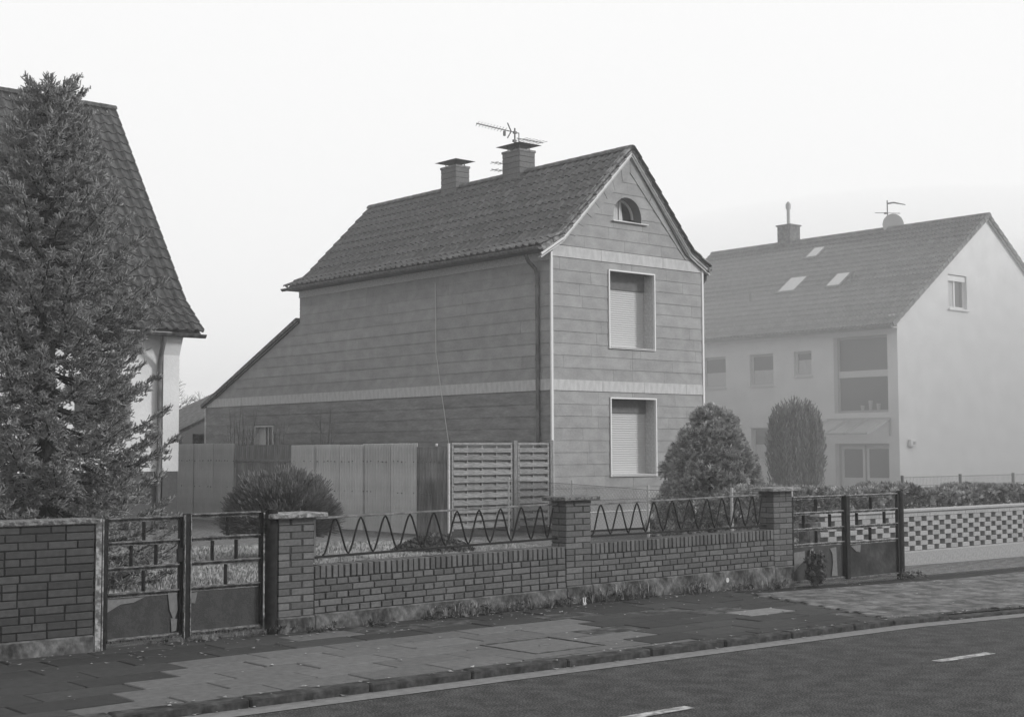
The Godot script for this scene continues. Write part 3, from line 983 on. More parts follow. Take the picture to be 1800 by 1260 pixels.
func chimney(house: Node, p: Vector3, w: float, d: float, y0: float, y1: float) -> void:
	var g := Geo.new()
	g.box(p + Vector3(0, (y0 + y1) * 0.5, 0), Vector3(w - 0.03, y1 - y0, d - 0.03))
	var c := obj(g, "chimney", M.chimney, house)
	# cladding boards
	var k := 8
	for i in k:
		var ya := y0 + (y1 - y0) * i / k
		var gb := Geo.new()
		gb.box(p + Vector3(0, ya + (y1 - y0) * 0.5 / k, 0), Vector3(w, (y1 - y0) / k - 0.004, d), Basis.IDENTITY, 0.012)
		obj(gb, "cladding_board", M.chimney, c)
	var gc := Geo.new()
	gc.box(p + Vector3(0, y1 + 0.01, 0), Vector3(w + 0.03, 0.06, d + 0.03), Basis.IDENTITY, 0.006)
	obj(gc, "coping", M.zinc, c)
	for sx in [-1.0, 1.0]:
		for sz in [-1.0, 1.0]:
			var gl := Geo.new()
			gl.tube([p + Vector3(sx * w * 0.32, y1 + 0.03, sz * d * 0.32), p + Vector3(sx * w * 0.32, y1 + 0.17, sz * d * 0.32)], [0.014], 5)
			obj(gl, "hat_leg", M.metal, c)
	var gh := Geo.new()
	var hw := w * 0.5 + 0.11
	var hd := d * 0.5 + 0.13
	var yb := y1 + 0.165
	var q := [p + Vector3(-hw, yb, -hd), p + Vector3(hw, yb, -hd), p + Vector3(hw, yb, hd), p + Vector3(-hw, yb, hd)]
	var ap := p + Vector3(0, yb + 0.09, 0)
	for i in 4:
		var a: Vector3 = q[i]
		var b: Vector3 = q[(i + 1) % 4]
		var nn := (b - a).cross(ap - a).normalized()
		if nn.y < 0: nn = -nn
		gh.tri(a, b, ap, nn)
	gh.quad(q[0], q[1], q[2], q[3], Vector3.DOWN)
	obj(gh, "hat", M.zinc_dark, c)
	# lead apron on the slope
	var gf := Geo.new()
	gf.bar(Vector3(p.x - w * 0.5 - 0.02, 8.12, p.z - d * 0.5 - 0.12), Vector3(p.x - w * 0.5 - 0.02, 8.12, p.z + d * 0.5 + 0.1), 0.14, 0.02, Vector3(-0.7, 0.7, 0))
	gf.bar(Vector3(p.x - w * 0.5 - 0.04, 8.1, p.z + d * 0.5 + 0.07), Vector3(p.x + 0.02, 8.62, p.z + d * 0.5 + 0.07), 0.1, 0.02)
	obj(gf, "apron_flashing", M.zinc, c)

# ---------------------------------------------------------------- left house
func build_left_house() -> void:
	var house := thing("rendered_house", "pale rendered house with steep dark tiled roof behind the spruce", "house")
	var XW := 15.15
	var ZP := -29.13     # front face of the end pier
	var ZW := -29.27     # front wall
	var tf := Transform3D(Basis.IDENTITY, Vector3(0, 0, ZW))
	var win := rect(12.75, 2.06, 14.05, 3.3)
	wall_part(PackedVector2Array([Vector2(5.0, 1.22), Vector2(XW - 0.4, 1.22), Vector2(XW - 0.4, 4.6), Vector2(5.0, 4.6)]), [win], tf, 0.3, "front_wall", M.plaster, house)
	simple_window([12.75, 2.06, 14.05, 3.3], tf, 0.14, M.frame_mid, house, [13.4])
	var gp := Geo.new()
	gp.box(Vector3(10.0, 0.6, ZW - 0.13), Vector3(9.5, 1.24, 0.3))
	gp.box(Vector3(14.955, 0.6, ZP - 0.2), Vector3(0.37, 1.24, 0.38))
	obj(gp, "plinth", M.plinth_dark, house)
	var pier := Geo.new()
	var prof := PackedVector2Array([Vector2(-ZP * -1.0 - 0.5, 1.22), Vector2(ZP, 1.22), Vector2(ZP, 3.82), Vector2(ZP + 0.2, 4.3), Vector2(ZP - 0.5, 4.9)])
	pier.extrude(prof, Transform3D(Basis(Vector3(0, 0, 1), Vector3(0, 1, 0), Vector3(1, 0, 0)), Vector3(XW, 0, 0)), -0.39, 0.0)
	obj(pier, "end_pier", M.plaster, house)
	var tg := Transform3D(Basis(Vector3(0, 0, 1), Vector3(0, 1, 0), Vector3(1, 0, 0)), Vector3(XW - 0.01, 0, 0))
	wall_part(PackedVector2Array([Vector2(-38.4, 0), Vector2(ZP - 0.5, 0), Vector2(ZP - 0.5, 4.8), Vector2(-33.62, 10.1), Vector2(-38.4, 4.4)]), [], tg, 0.3, "gable_wall", M.plaster, house)
	var lw := Transform3D(Basis(Vector3(1, 0, 0), Vector3(0, 1, 0), Vector3(0, 0, -1)), Vector3(0, 0, -38.3))
	wall_part(rect(5.0, 0, XW - 0.3, 4.4), [], lw, 0.3, "rear_wall", M.plaster, house)
	# roof
	var roof := Node3D.new()
	roof.name = "roof"
	house.add_child(roof)
	var XV := 15.58
	var pts := [Vector2(-28.86, 4.34), Vector2(-29.75, 5.10), Vector2(-33.62, 10.32)]
	var deck := Geo.new()
	deck.extrude(PackedVector2Array([Vector2(-28.9, 4.31), Vector2(-29.75, 5.05), Vector2(-33.62, 10.25), Vector2(-38.5, 4.3), Vector2(-38.4, 4.2), Vector2(-33.62, 10.1), Vector2(-29.85, 5.0), Vector2(-28.95, 4.22)]), Transform3D(Basis(Vector3(0, 0, 1), Vector3(0, 1, 0), Vector3(1, 0, 0)), Vector3(XV - 0.02, 0, 0)), -10.7, 0.0)
	obj(deck, "roof_deck", M.core, roof)
	var tm := tile_mesh(0.25, 0.312, 0.042)
	var list: Array = []
	tiles(list, Vector3(XV - 43 * 0.25, 4.36, -28.82), Vector3(1, 0, 0), Vector3(0, 0.76, -0.89), 43, 4, 0.25, 0.295)
	tiles(list, Vector3(XV - 43 * 0.25, 5.13, -29.73), Vector3(1, 0, 0), Vector3(0, 5.22, -3.87), 43, 20, 0.25, 0.3245)
	list.sort_custom(func(a, b): return a.origin.x > b.origin.x)
	var near: Array = list.slice(0, 24 * 12)
	lay_tiles(near, tm, ["ltile0", "ltile1", "ltile2", "ltile3"], roof, 300)
	scatter(tm, list.slice(24 * 12), PackedColorArray(), "roof_tiles_beyond", M.ltile0, roof).set_meta("kind", "stuff")
	ridge_tiles(Vector3(XV + 0.02, 10.4, -33.62), Vector3(5.0, 10.4, -33.62), 0.15, 0.38, M.ltile2, roof)
	for i in 24:
		var p: Vector2 = pts[0].lerp(pts[1], i / 4.0) if i < 4 else pts[1].lerp(pts[2], (i - 4) / 20.0)
		var q: Vector2 = pts[0].lerp(pts[1], (i + 1) / 4.0) if i < 4 else pts[1].lerp(pts[2], (i - 3) / 20.0)
		var g := Geo.new()
		g.bar(Vector3(XV + 0.01, p.y + 0.045, p.x), Vector3(XV + 0.01, q.y + 0.015, q.x), 0.05, 0.1, Vector3.UP, 0.008)
		obj(g, "verge_tile", M.ltile1, roof)
	gutter(Vector3(5.2, 4.28, -28.82), Vector3(XV + 0.04, 4.28, -28.82), 0.075, M.zinc_dark, roof)
	var sof := Geo.new()
	sof.box(Vector3(10.0, 4.3, -29.05), Vector3(9.6, 0.03, 0.46))
	obj(sof, "soffit", M.frame_mid, roof)
	var dp := Geo.new()
	dp.tube([Vector3(14.62, 4.25, -28.84), Vector3(14.62, 4.08, -28.86), Vector3(14.66, 3.78, -29.08), Vector3(14.69, 3.6, -29.17), Vector3(14.69, 0.0, -29.17)], [0.052], 8)
	for y in [3.42, 2.0]: dp.tube([Vector3(14.69, y, -29.17), Vector3(14.69, y + 0.05, -29.17)], [0.062], 8)
	obj(dp, "downpipe", M.zinc, house)

# ---------------------------------------------------------------- right house
func build_right_house() -> void:
	var house := thing("apartment_house", "large pale rendered house with tiled roof, skylights and glazed stairwell in the haze", "house")
	var XW := 37.6
	var ZG := -25.44
	var GX := 42.89
	var gy := gnd(38.0)
	var ts := Transform3D(Basis(Vector3(0, 0, 1), Vector3(0, 1, 0), Vector3(-1, 0, 0)), Vector3(XW, 0, 0))
	var tf := Transform3D(Basis.IDENTITY, Vector3(0, 0, ZG))
	var wins := [[-33.45, 3.8, -32.38, 4.87], [-31.32, 3.8, -30.3, 4.87], [-29.44, 4.06, -28.72, 4.87], [-31.3, 1.3, -30.2, 2.38]]
	var stair := [-27.84, 2.8, -25.81, 5.23]
	var door := [-27.84, gy + 0.1, -25.81, 1.83]
	var holes: Array = []
	for w in wins: holes.append(rect(w[0], w[1], w[2], w[3]))
	holes.append(rect(stair[0], stair[1], stair[2], stair[3]))
	holes.append(rect(door[0], door[1], door[2], door[3]))
	wall_part(rect(-37.4, gy, ZG, 5.62), holes, ts, 0.3, "side_wall", M.plaster, house)
	for w in wins:
		simple_window(w, ts, 0.13, M.frame, house, [], 0.45)
		var gs := Geo.new()
		gs.extrude(rect(w[0] - 0.03, w[1] - 0.05, w[2] + 0.03, w[1]), ts, -0.05, 0.04)
		obj(gs, "sill", M.frame, house)
	# stairwell glazing in two storeys
	var sf := obj(frame4(stair[0], stair[1], stair[2], stair[3], 0.08, ts, -0.28, -0.2), "stairwell_window", M.frame_mid, house)
	var gb := Geo.new()
	gb.extrude(rect(stair[0] + 0.08, 3.93, stair[2] - 0.08, 4.14), ts, -0.26, -0.16)
	obj(gb, "spandrel", M.frame, sf)
	for y in [[2.88, 3.93], [4.14, 5.15]]:
		var g := Geo.new()
		g.extrude(rect(stair[0] + 0.08, y[0], stair[2] - 0.08, y[1]), ts, -0.25, -0.24)
		obj(g, "pane", M.glass, sf)
	for i in 3:
		var g := Geo.new()
		g.tube([ts * Vector3(-26.9 + i * 0.3, 2.88, -0.2), ts * Vector3(-26.9 + i * 0.3, 2.88 + [0.15, 0.3, 0.2][i], -0.2)], [0.05, 0.08], 6)
		obj(g, "potted_plant", M.frame_mid, sf)
	# entrance: door leaf and glazed side light under a glass canopy
	var df := obj(frame4(door[0], door[1], door[2], door[3], 0.08, ts, -0.28, -0.2), "entrance", M.frame_mid, house)
	for d in [[door[0] + 0.08, -26.86], [-26.8, door[2] - 0.08]]:
		var leaf := obj(frame4(d[0], door[1] + 0.08, d[1], door[3] - 0.08, 0.09, ts, -0.27, -0.22), "door_leaf", M.frame, df)
		for y in [[0.75, 1.66], [door[1] + 0.17, 0.42]]:
			var g := Geo.new()
			g.extrude(rect(d[0] + 0.09, y[0], d[1] - 0.09, y[1]), ts, -0.26, -0.25)
			obj(g, "pane", M.glass, leaf)
		var g2 := Geo.new()
		g2.extrude(rect(d[0] + 0.09, 0.42, d[1] - 0.09, 0.75), ts, -0.26, -0.225)
		obj(g2, "kick_panel", M.frame, leaf)
	var hd := Geo.new()
	hd.box(ts * Vector3(-26.95, 0.62, -0.17), Vector3(0.06, 0.03, 0.16))
	obj(hd, "handle", M.metal, df)
	var can := Geo.new()
	for z in [-28.1, -27.3, -26.6, -25.75]:
		can.bar(Vector3(XW, 2.6, z), Vector3(XW - 1.25, 2.12, z), 0.05, 0.07)
	can.bar(Vector3(XW - 0.02, 2.6, -28.1), Vector3(XW - 0.02, 2.6, -25.75), 0.07, 0.07)
	can.bar(Vector3(XW - 1.25, 2.12, -28.1), Vector3(XW - 1.25, 2.12, -25.75), 0.05, 0.05)
	can.bar(Vector3(XW - 0.03, 2.6, -25.75), Vector3(XW - 0.03, 2.06, -25.75), 0.05, 0.05, Vector3.RIGHT)
	var cn := obj(can, "canopy", M.frame_mid, house)
	var cg := Geo.new()
	var up := Vector3(0, 0.045, 0)
	cg.quad_auto(Vector3(XW, 2.6, -28.1) + up, Vector3(XW, 2.6, -25.75) + up, Vector3(XW - 1.25, 2.12, -25.75) + up, Vector3(XW - 1.25, 2.12, -28.1) + up, Vector3(XW, 0, -27))
	obj(cg, "canopy_glass", M.clear, cn)
	# gable wall to the street
	var apex := 9.36
	var xr := GX * 2.0 - XW
	var gpoly := PackedVector2Array([Vector2(XW + 0.3, gy), Vector2(xr, gy), Vector2(xr, 5.62), Vector2(GX, apex), Vector2(XW + 0.3, 5.84)])
	var gw := [40.51, 6.2, 41.6, 7.3]
	wall_part(gpoly, [rect(gw[0], gw[1], gw[2], gw[3])], tf, 0.3, "gable_wall", M.plaster, house)
	var cor := Geo.new()
	cor.box(Vector3(XW + 0.15, (gy + 5.62) * 0.5, ZG - 0.001), Vector3(0.298, 5.62 - gy, 0.004))
	cor.box(Vector3(XW + 0.15, 5.73, ZG - 0.15), Vector3(0.298, 0.2, 0.3))
	obj(cor, "corner_pier", M.plaster, house)
	simple_window(gw, tf, 0.12, M.white, house, [41.02], 0.86, 0.45)
	var gb2 := Geo.new()
	gb2.extrude(rect(gw[0] + 0.02, gw[3] - 0.2, gw[2] - 0.02, gw[3] - 0.02), tf, -0.12, -0.05)
	obj(gb2, "shutter_box", M.white, house)
	var gs3 := Geo.new()
	gs3.extrude(rect(gw[0] - 0.05, gw[1] - 0.07, gw[2] + 0.05, gw[1] - 0.01), tf, -0.05, 0.07)
	obj(gs3, "sill", M.white, house)
	var rw := Transform3D(Basis(Vector3(0, 0, 1), Vector3(0, 1, 0), Vector3(1, 0, 0)), Vector3(xr, 0, 0))
	wall_part(rect(-37.4, gy, ZG - 0.3, 5.6), [], rw, 0.3, "far_side_wall", M.plaster, house)
	var bw := Transform3D(Basis(Vector3(1, 0, 0), Vector3(0, 1, 0), Vector3(0, 0, -1)), Vector3(0, 0, -37.4))
	wall_part(PackedVector2Array([Vector2(XW + 0.3, gy), Vector2(xr - 0.3, gy), Vector2(xr - 0.3, 5.62), Vector2(GX, apex), Vector2(XW + 0.3, 5.8)]), [], bw, 0.3, "rear_wall", M.plaster, house)
	# roof
	var roof := Node3D.new()
	roof.name = "roof"
	house.add_child(roof)
	var ex := XW - 0.35
	var ey := 5.47
	var zf := ZG + 0.1
	var zb := -37.5
	var deck := Geo.new()
	deck.extrude(PackedVector2Array([Vector2(ex, ey), Vector2(GX, apex + 0.1), Vector2(2 * GX - ex, ey), Vector2(2 * GX - ex, ey - 0.12), Vector2(GX, apex - 0.06), Vector2(ex, ey - 0.12)]), Transform3D(Basis.IDENTITY, Vector3(0, 0, zf - 0.02)), zb - zf + 0.04, 0.0)
	obj(deck, "roof_deck", M.frame_mid, roof)
	var v := Vector3(GX - ex, apex + 0.1 - ey, 0)
	var tm := tile_mesh(0.3, 0.345, 0.042, 2)
	var list: Array = []
	tiles(list, Vector3(ex - 0.05, ey, zb), Vector3(0, 0, 1), v, 40, 20, 0.304, v.length() / 20.0)
	lay_tiles(list, tm, ["rtile0", "rtile1", "rtile2", "rtile3"], roof, 300)
	var list2: Array = []
	tiles(list2, Vector3(2 * GX - ex + 0.05, ey, zb), Vector3(0, 0, 1), Vector3(-v.x, v.y, 0), 40, 20, 0.304, v.length() / 20.0)
	lay_tiles(list2, tm, ["rtile0"], roof, 0)
	ridge_tiles(Vector3(GX, apex + 0.14, zf + 0.03), Vector3(GX, apex + 0.14, zb), 0.14, 0.4, M.rtile1, roof)
	for s in [-1.0, 1.0]:
		for i in 20:
			var g := Geo.new()
			var p := Vector3(GX + s * v.x * (1.0 - i / 20.0), ey + v.y * i / 20.0 + 0.01, zf)
			var q := Vector3(GX + s * v.x * (1.0 - (i + 1) / 20.0), ey + v.y * (i + 1) / 20.0 - 0.02, zf)
			g.bar(p, q, 0.05, 0.15, Vector3.UP, 0.008)
			obj(g, "verge_tile", M.rtile2, roof)
	gutter(Vector3(ex - 0.06, ey - 0.03, zb), Vector3(ex - 0.06, ey - 0.03, zf), 0.07, M.rtile3, roof)
	var sof := Geo.new()
	sof.box(Vector3(XW - 0.17, ey - 0.07, (zf + zb) * 0.5), Vector3(0.34, 0.03, zf - zb - 0.1))
	obj(sof, "soffit", M.frame, roof)
	# skylights lie in the slope
	var vn := v.normalized()
	var nn := Vector3(-vn.y, vn.x, 0)
	for s in [[39.93, -31.22, 0.72, 0.98], [39.9, -29.25, 0.56, 0.86], [41.84, -31.65, 0.48, 0.7]]:
		var t: float = (s[0] - ex) / v.x
		var c := Vector3(ex, ey, s[1]) + v * t + nn * 0.06
		var fr := Geo.new()
		var bs := Basis(Vector3(0, 0, 1), nn, vn)
		fr.box(c, Vector3(s[2] + 0.12, 0.1, s[3] + 0.14), bs, 0.01)
		var k := obj(fr, "skylight", M.rtile3, roof)
		var gl := Geo.new()
		gl.box(c + nn * 0.052, Vector3(s[2] - 0.06, 0.012, s[3] - 0.06), bs)
		obj(gl, "pane", M.frame, k)
	for s in [[39.2, -32.55], [39.75, -28.6]]:
		var t: float = (s[0] - ex) / v.x
		var c := Vector3(ex, ey, s[1]) + v * t
		var g := Geo.new()
		g.tube([c, c + Vector3(0, 0.32, 0)], [0.06], 7)
		obj(g, "vent_pipe", M.rtile3, roof)
	# chimney with flue
	var cg2 := Geo.new()
	cg2.box(Vector3(GX, 9.35, -33.72), Vector3(0.62, 1.5, 0.62), Basis.IDENTITY, 0.02)
	var ch := obj(cg2, "chimney", M.rtile3, house)
	var cc := Geo.new()
	cc.box(Vector3(GX, 10.12, -33.72), Vector3(0.7, 0.05, 0.7), Basis.IDENTITY, 0.01)
	obj(cc, "coping", M.zinc, ch)
	var fl := Geo.new()
	fl.tube([Vector3(GX, 10.1, -33.72), Vector3(GX, 10.75, -33.72), Vector3(GX, 10.78, -33.72), Vector3(GX, 10.95, -33.72), Vector3(GX, 11.05, -33.72)], [0.065, 0.065, 0.1, 0.1, 0.03], 8)
	obj(fl, "flue_pipe", M.alu, ch)
	# house number lamp
	var hn := Geo.new()
	hn.box(Vector3(38.2, 1.84, ZG + 0.06), Vector3(0.3, 0.22, 0.12), Basis.IDENTITY, 0.015)
	var hl := obj(hn, "number_lamp", M.white, house)
	var hm := Geo.new()
	hm.box(Vector3(38.2, 1.83, ZG + 0.122), Vector3(0.07, 0.1, 0.004))
	hm.box(Vector3(38.29, 1.83, ZG + 0.122), Vector3(0.025, 0.1, 0.004))
	obj(hm, "number_mark", M.metal, hl)
	# dish and aerial on the ridge
	var di := thing("satellite_dish", "round satellite dish on the ridge of the hazy pale house", "satellite dish", Vector3(GX, 9.5, -29.08))
	var gd := Geo.new()
	var dn := Vector3(-0.75, 0.25, 0.6).normalized()
	var dx := Vector3.UP.cross(dn).normalized()
	var dy := dn.cross(dx)
	var c0 := Vector3(0, 0.1, 0)
	for r in 3:
		for k in 20:
			var p: Array = []
			for e in [[r, k], [r + 1, k], [r + 1, k + 1], [r, k + 1]]:
				var rr: float = e[0] / 3.0
				var a: float = TAU * e[1] / 20.0
				p.append(c0 + (dx * cos(a) * 0.37 + dy * sin(a) * 0.42) * rr - dn * (1.0 - rr * rr) * 0.08)
			if r == 0: gd.tri(p[0], p[1], p[2], dn)
			else: gd.quad(p[0], p[1], p[2], p[3], dn)
	obj(gd, "reflector", M.frame_mid, di)
	var ga := Geo.new()
	ga.tube([c0 - dn * 0.1, Vector3(0.05, -0.4, 0)], [0.03], 6)
	obj(ga, "bracket", M.metal, di)
	var aa := thing("mast_aerial", "thin aerial mast beside the satellite dish on the hazy roof", "antenna", Vector3(GX, 9.4, -29.31))
	var gm := Geo.new()
	gm.tube([Vector3.ZERO, Vector3(0, 1.1, 0)], [0.022], 6)
	obj(gm, "mast", M.zinc, aa)
	var ge := Geo.new()
	ge.tube([Vector3(0, 0.98, 0.02), Vector3(0.1, 1.0, 0.2), Vector3(0.3, 0.9, 0.55)], [0.03, 0.03, 0.015], 5)
	ge.tube([Vector3(-0.2, 0.68, -0.38), Vector3(0.2, 0.6, 0.4)], [0.012], 5)
	ge.box(Vector3(-0.03, 0.64, -0.06), Vector3(0.06, 0.06, 0.08))
	obj(ge, "aerial_arms", M.zinc, aa)

# ---------------------------------------------------------------- garden wall
func brick_mesh(l: float, h: float, d: float) -> ArrayMesh:
	var g := Geo.new()
	g.box(Vector3.ZERO, Vector3(l, h, d), Basis.IDENTITY, 0.004)
	return g.mesh()

func set_brick(mesh: Mesh, p: Vector3, kind: String, parent: Node) -> void:
	var b := Basis(Vector3.UP, rnd(-0.012, 0.012)) * Basis(Vector3(0, 0, 1), rnd(-0.008, 0.008))
	put(mesh, "brick", M["%s%d" % [kind, rng.randi_range(0, 4)]], parent, Transform3D(b, p + Vector3(0, rnd(-0.0015, 0.0015), rnd(-0.004, 0.003))))

func wall_section(x0: float, x1: float, y0: float, slope: float, label: String) -> void:
	# English bond, one brick thick, capped by a course of bricks on edge; local x runs along the wall
	var w := thing("brick_wall", label, "wall", Vector3(x0, 0, -11.3), "low brick walls between pillars")
	w.rotation.z = atan(slope)
	var L := x1 - x0
	var gp := Geo.new()
	gp.box(Vector3(L * 0.5, y0 * 0.5 - 0.1, -0.115), Vector3(L, y0 + 0.2, 0.27), Basis.IDENTITY, 0.01)
	obj(gp, "concrete_footing", M.plinth, w)
	var gm := Geo.new()
	gm.box(Vector3(L * 0.5, y0 + 0.215, -0.12), Vector3(L, 0.43, 0.212))
	obj(gm, "mortar", M.mortar, w)
	var hd := brick_mesh(0.113, 0.052, 0.24)
	var st := brick_mesh(0.238, 0.052, 0.115)
	for c in 5:
		var y := y0 + 0.032 + c * 0.064
		if c % 2 == 0:
			var k := int(floor(L / 0.125))
			var p := L / k
			for i in k: set_brick(hd, Vector3((i + 0.5) * p, y, -0.12), "brick", w)
		else:
			var x := 0.06 if c == 1 else 0.185
			var ends: Array = [0.0]
			while x < L - 0.05:
				ends.append(x)
				x += 0.25
			ends.append(L)
			for i in ends.size() - 1:
				var bl: float = ends[i + 1] - ends[i] - 0.011
				if bl < 0.03: continue
				var bmesh: Mesh = st if absf(bl - 0.239) < 0.002 else brick_mesh(bl, 0.052, 0.115)
				for zz in [-0.0575, -0.1825]: set_brick(bmesh, Vector3((ends[i] + ends[i + 1]) * 0.5, y, zz), "brick", w)
	var rl := brick_mesh(0.052, 0.115, 0.24)
	var n := int(L / 0.0675)
	for i in n:
		var b := Basis(Vector3(0, 0, 1), rnd(-0.02, 0.02)) * Basis(Vector3.UP, rnd(-0.02, 0.02))
		put(rl, "coping_brick", M["brick%d" % rng.randi_range(0, 4)], w, Transform3D(b, Vector3((i + 0.5) * L / n, y0 + 0.32 + 0.064 + rnd(-0.003, 0.003), -0.118 + rnd(-0.004, 0.006))))

func pillar(x0: float, width: float, y0: float, courses: int, ch: float, kind: String, capm: String, label: String, over := 0.1) -> void:
	var t := thing("brick_pillar", label, "pillar", Vector3(x0, 0, -11.3), "brick gate and wall pillars")
	var top := y0 + courses * ch
	var gp := Geo.new()
	gp.box(Vector3(width * 0.5, y0 * 0.5 - 0.1, -0.115), Vector3(width + 0.012, y0 + 0.2, 0.275), Basis.IDENTITY, 0.012)
	obj(gp, "concrete_footing", M.plinth, t)
	var gm := Geo.new()
	gm.box(Vector3(width * 0.5, (y0 + top) * 0.5, -0.12), Vector3(width - 0.014, top - y0, 0.224))
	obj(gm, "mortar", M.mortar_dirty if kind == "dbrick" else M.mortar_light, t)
	var hh := ch - 0.009
	var meshes := {}
	for c in courses:
		var y := y0 + (c + 0.5) * ch
		var lens: Array = []
		if width < 0.5:
			lens = [0.24, 0.115] if c % 2 == 0 else [0.115, 0.24]
			if rng.randf() < 0.12: lens = [0.115, 0.115, 0.115]
		else:
			var acc := 0.0
			if c % 2: lens.append(0.115); acc = 0.125
			while acc < width - 0.02:
				var l: float = minf([0.24, 0.24, 0.24, 0.115][rng.randi_range(0, 3)], width - acc)
				lens.append(l)
				acc += l + 0.01
		var tot := 0.0
		for l in lens: tot += l
		var gap: float = (width - tot) / maxf(1.0, lens.size() - 1.0)
		var x := 0.0
		for l in lens:
			var thin: bool = l > 0.2
			for zz in ([-0.0575, -0.1825] if thin else [-0.12]):
				var key := "%.3f_%s" % [l, thin]
				if not meshes.has(key): meshes[key] = brick_mesh(l, hh, 0.115 if thin else 0.24)
				set_brick(meshes[key], Vector3(x + l * 0.5, y, zz), kind, t)
			x += l + gap
	var cg := Geo.new()
	cg.box(Vector3(width * 0.5, top + 0.022, -0.12), Vector3(width + over * 2, 0.045, 0.24 + over * 1.6), Basis(Vector3(0, 0, 1), rnd(-0.01, 0.01)), 0.008)
	obj(cg, "cap_slab", M[capm], t)

func build_walls() -> void:
	wall_section(7.28, 10.475, 0.142, 0.0105, "low brick wall with railing beside the gate pillar with a wide pale cap")
	wall_section(10.855, 13.985, 0.19, 0.0085, "low brick wall with railing in front of the round bush")
	pillar(6.895, 0.378, 0.135, 14, 0.0645, "pbrick", "cap", "brick pillar with chipped pale cap beside the dark round gate post", 0.105)
	pillar(10.478, 0.372, 0.19, 14, 0.0655, "pbrick", "cap_dark", "middle brick pillar between the two wavy railings", 0.085)
	pillar(13.988, 0.36, 0.2, 14, 0.0665, "pbrick", "cap", "brick pillar at the rusty double gate with hedge behind", 0.095)
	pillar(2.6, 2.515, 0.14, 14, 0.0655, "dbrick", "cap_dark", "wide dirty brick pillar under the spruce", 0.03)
	# wavy railings
	railing(7.36, 10.46, 0.655, 0.70, 1.02, 1.07, [7.46, 7.60, 7.89, 8.18, 8.48, 8.78, 9.08, 9.37, 9.66, 9.95, 10.22, 10.42], "wavy steel railing between wide capped pillar and middle pillar")
	railing(10.87, 13.98, 0.70, 0.705, 1.05, 1.09, [11.0, 11.13, 11.42, 11.70, 11.98, 12.29, 12.59, 12.90, 13.17, 13.46, 13.74, 13.93], "wavy steel railing in front of the round bush")
	# disc on the footing
	var gd := Geo.new()
	gd.tube([Vector3(0, 0, 0), Vector3(0, 0, 0.012)], [0.028], 14)
	var d := obj(gd, "wall_disc", M.off_white)
	d.position = Vector3(13.07, 0.1, -11.283)
	tag(d, "small pale round disc on the concrete footing of the brick wall", "disc")

func railing(x0: float, x1: float, yb0: float, yb1: float, yt0: float, yt1: float, peaks: Array, label: String) -> void:
	var z := -11.43
	var t := thing("railing", label, "railing", Vector3(0, 0, z), "wavy railings on the brick walls")
	var g := Geo.new()
	g.bar(Vector3(x0, yt0, 0), Vector3(x1, yt1, 0), 0.035, 0.02, Vector3.UP, 0.003)
	obj(g, "top_rail", M.zinc, t)
	var g2 := Geo.new()
	g2.bar(Vector3(x0, yb0, 0), Vector3(x1, yb1, 0), 0.035, 0.022, Vector3.UP, 0.003)
	obj(g2, "bottom_rail", M.gate_steel, t)
	var pts: Array = []
	for i in range(1, peaks.size() - 1):
		var xa: float = peaks[i]
		var xb: float = peaks[i + 1]
		for k in 14:
			var u := k / 14.0
			var x := lerpf(xa, xb, u)
			var f := (x - x0) / (x1 - x0)
			var c := cos(u * TAU)
			c = lerpf(c, absf(u - 0.5) * 4.0 - 1.0, 0.35)
			pts.append(Vector3(x, lerpf(lerpf(yb0, yb1, f) + 0.012, lerpf(yt0, yt1, f) - 0.012, 0.5 + 0.5 * c), 0.0))
	# short run down to the rail at the start
	var st: Array = []
	for k in 7:
		var u := k / 7.0
		var x := lerpf(peaks[1] - 0.145, peaks[1], u)
		var f := (x - x0) / (x1 - x0)
		st.append(Vector3(x, lerpf(lerpf(yb0, yb1, f) + 0.012, lerpf(yt0, yt1, f) - 0.012, 0.5 - 0.5 * cos(u * PI)), 0.0))
	st.append_array(pts)
	var g3 := Geo.new()
	g3.tube(st, [0.0095], 6)
	obj(g3, "wave_bar", M.gate_steel, t)
	var g4 := Geo.new()
	g4.bar(Vector3(x0, yb0 - 0.05, 0), Vector3(x0, yt0 + 0.01, 0), 0.018, 0.018, Vector3.RIGHT)
	obj(g4, "end_bar", M.zinc, t)

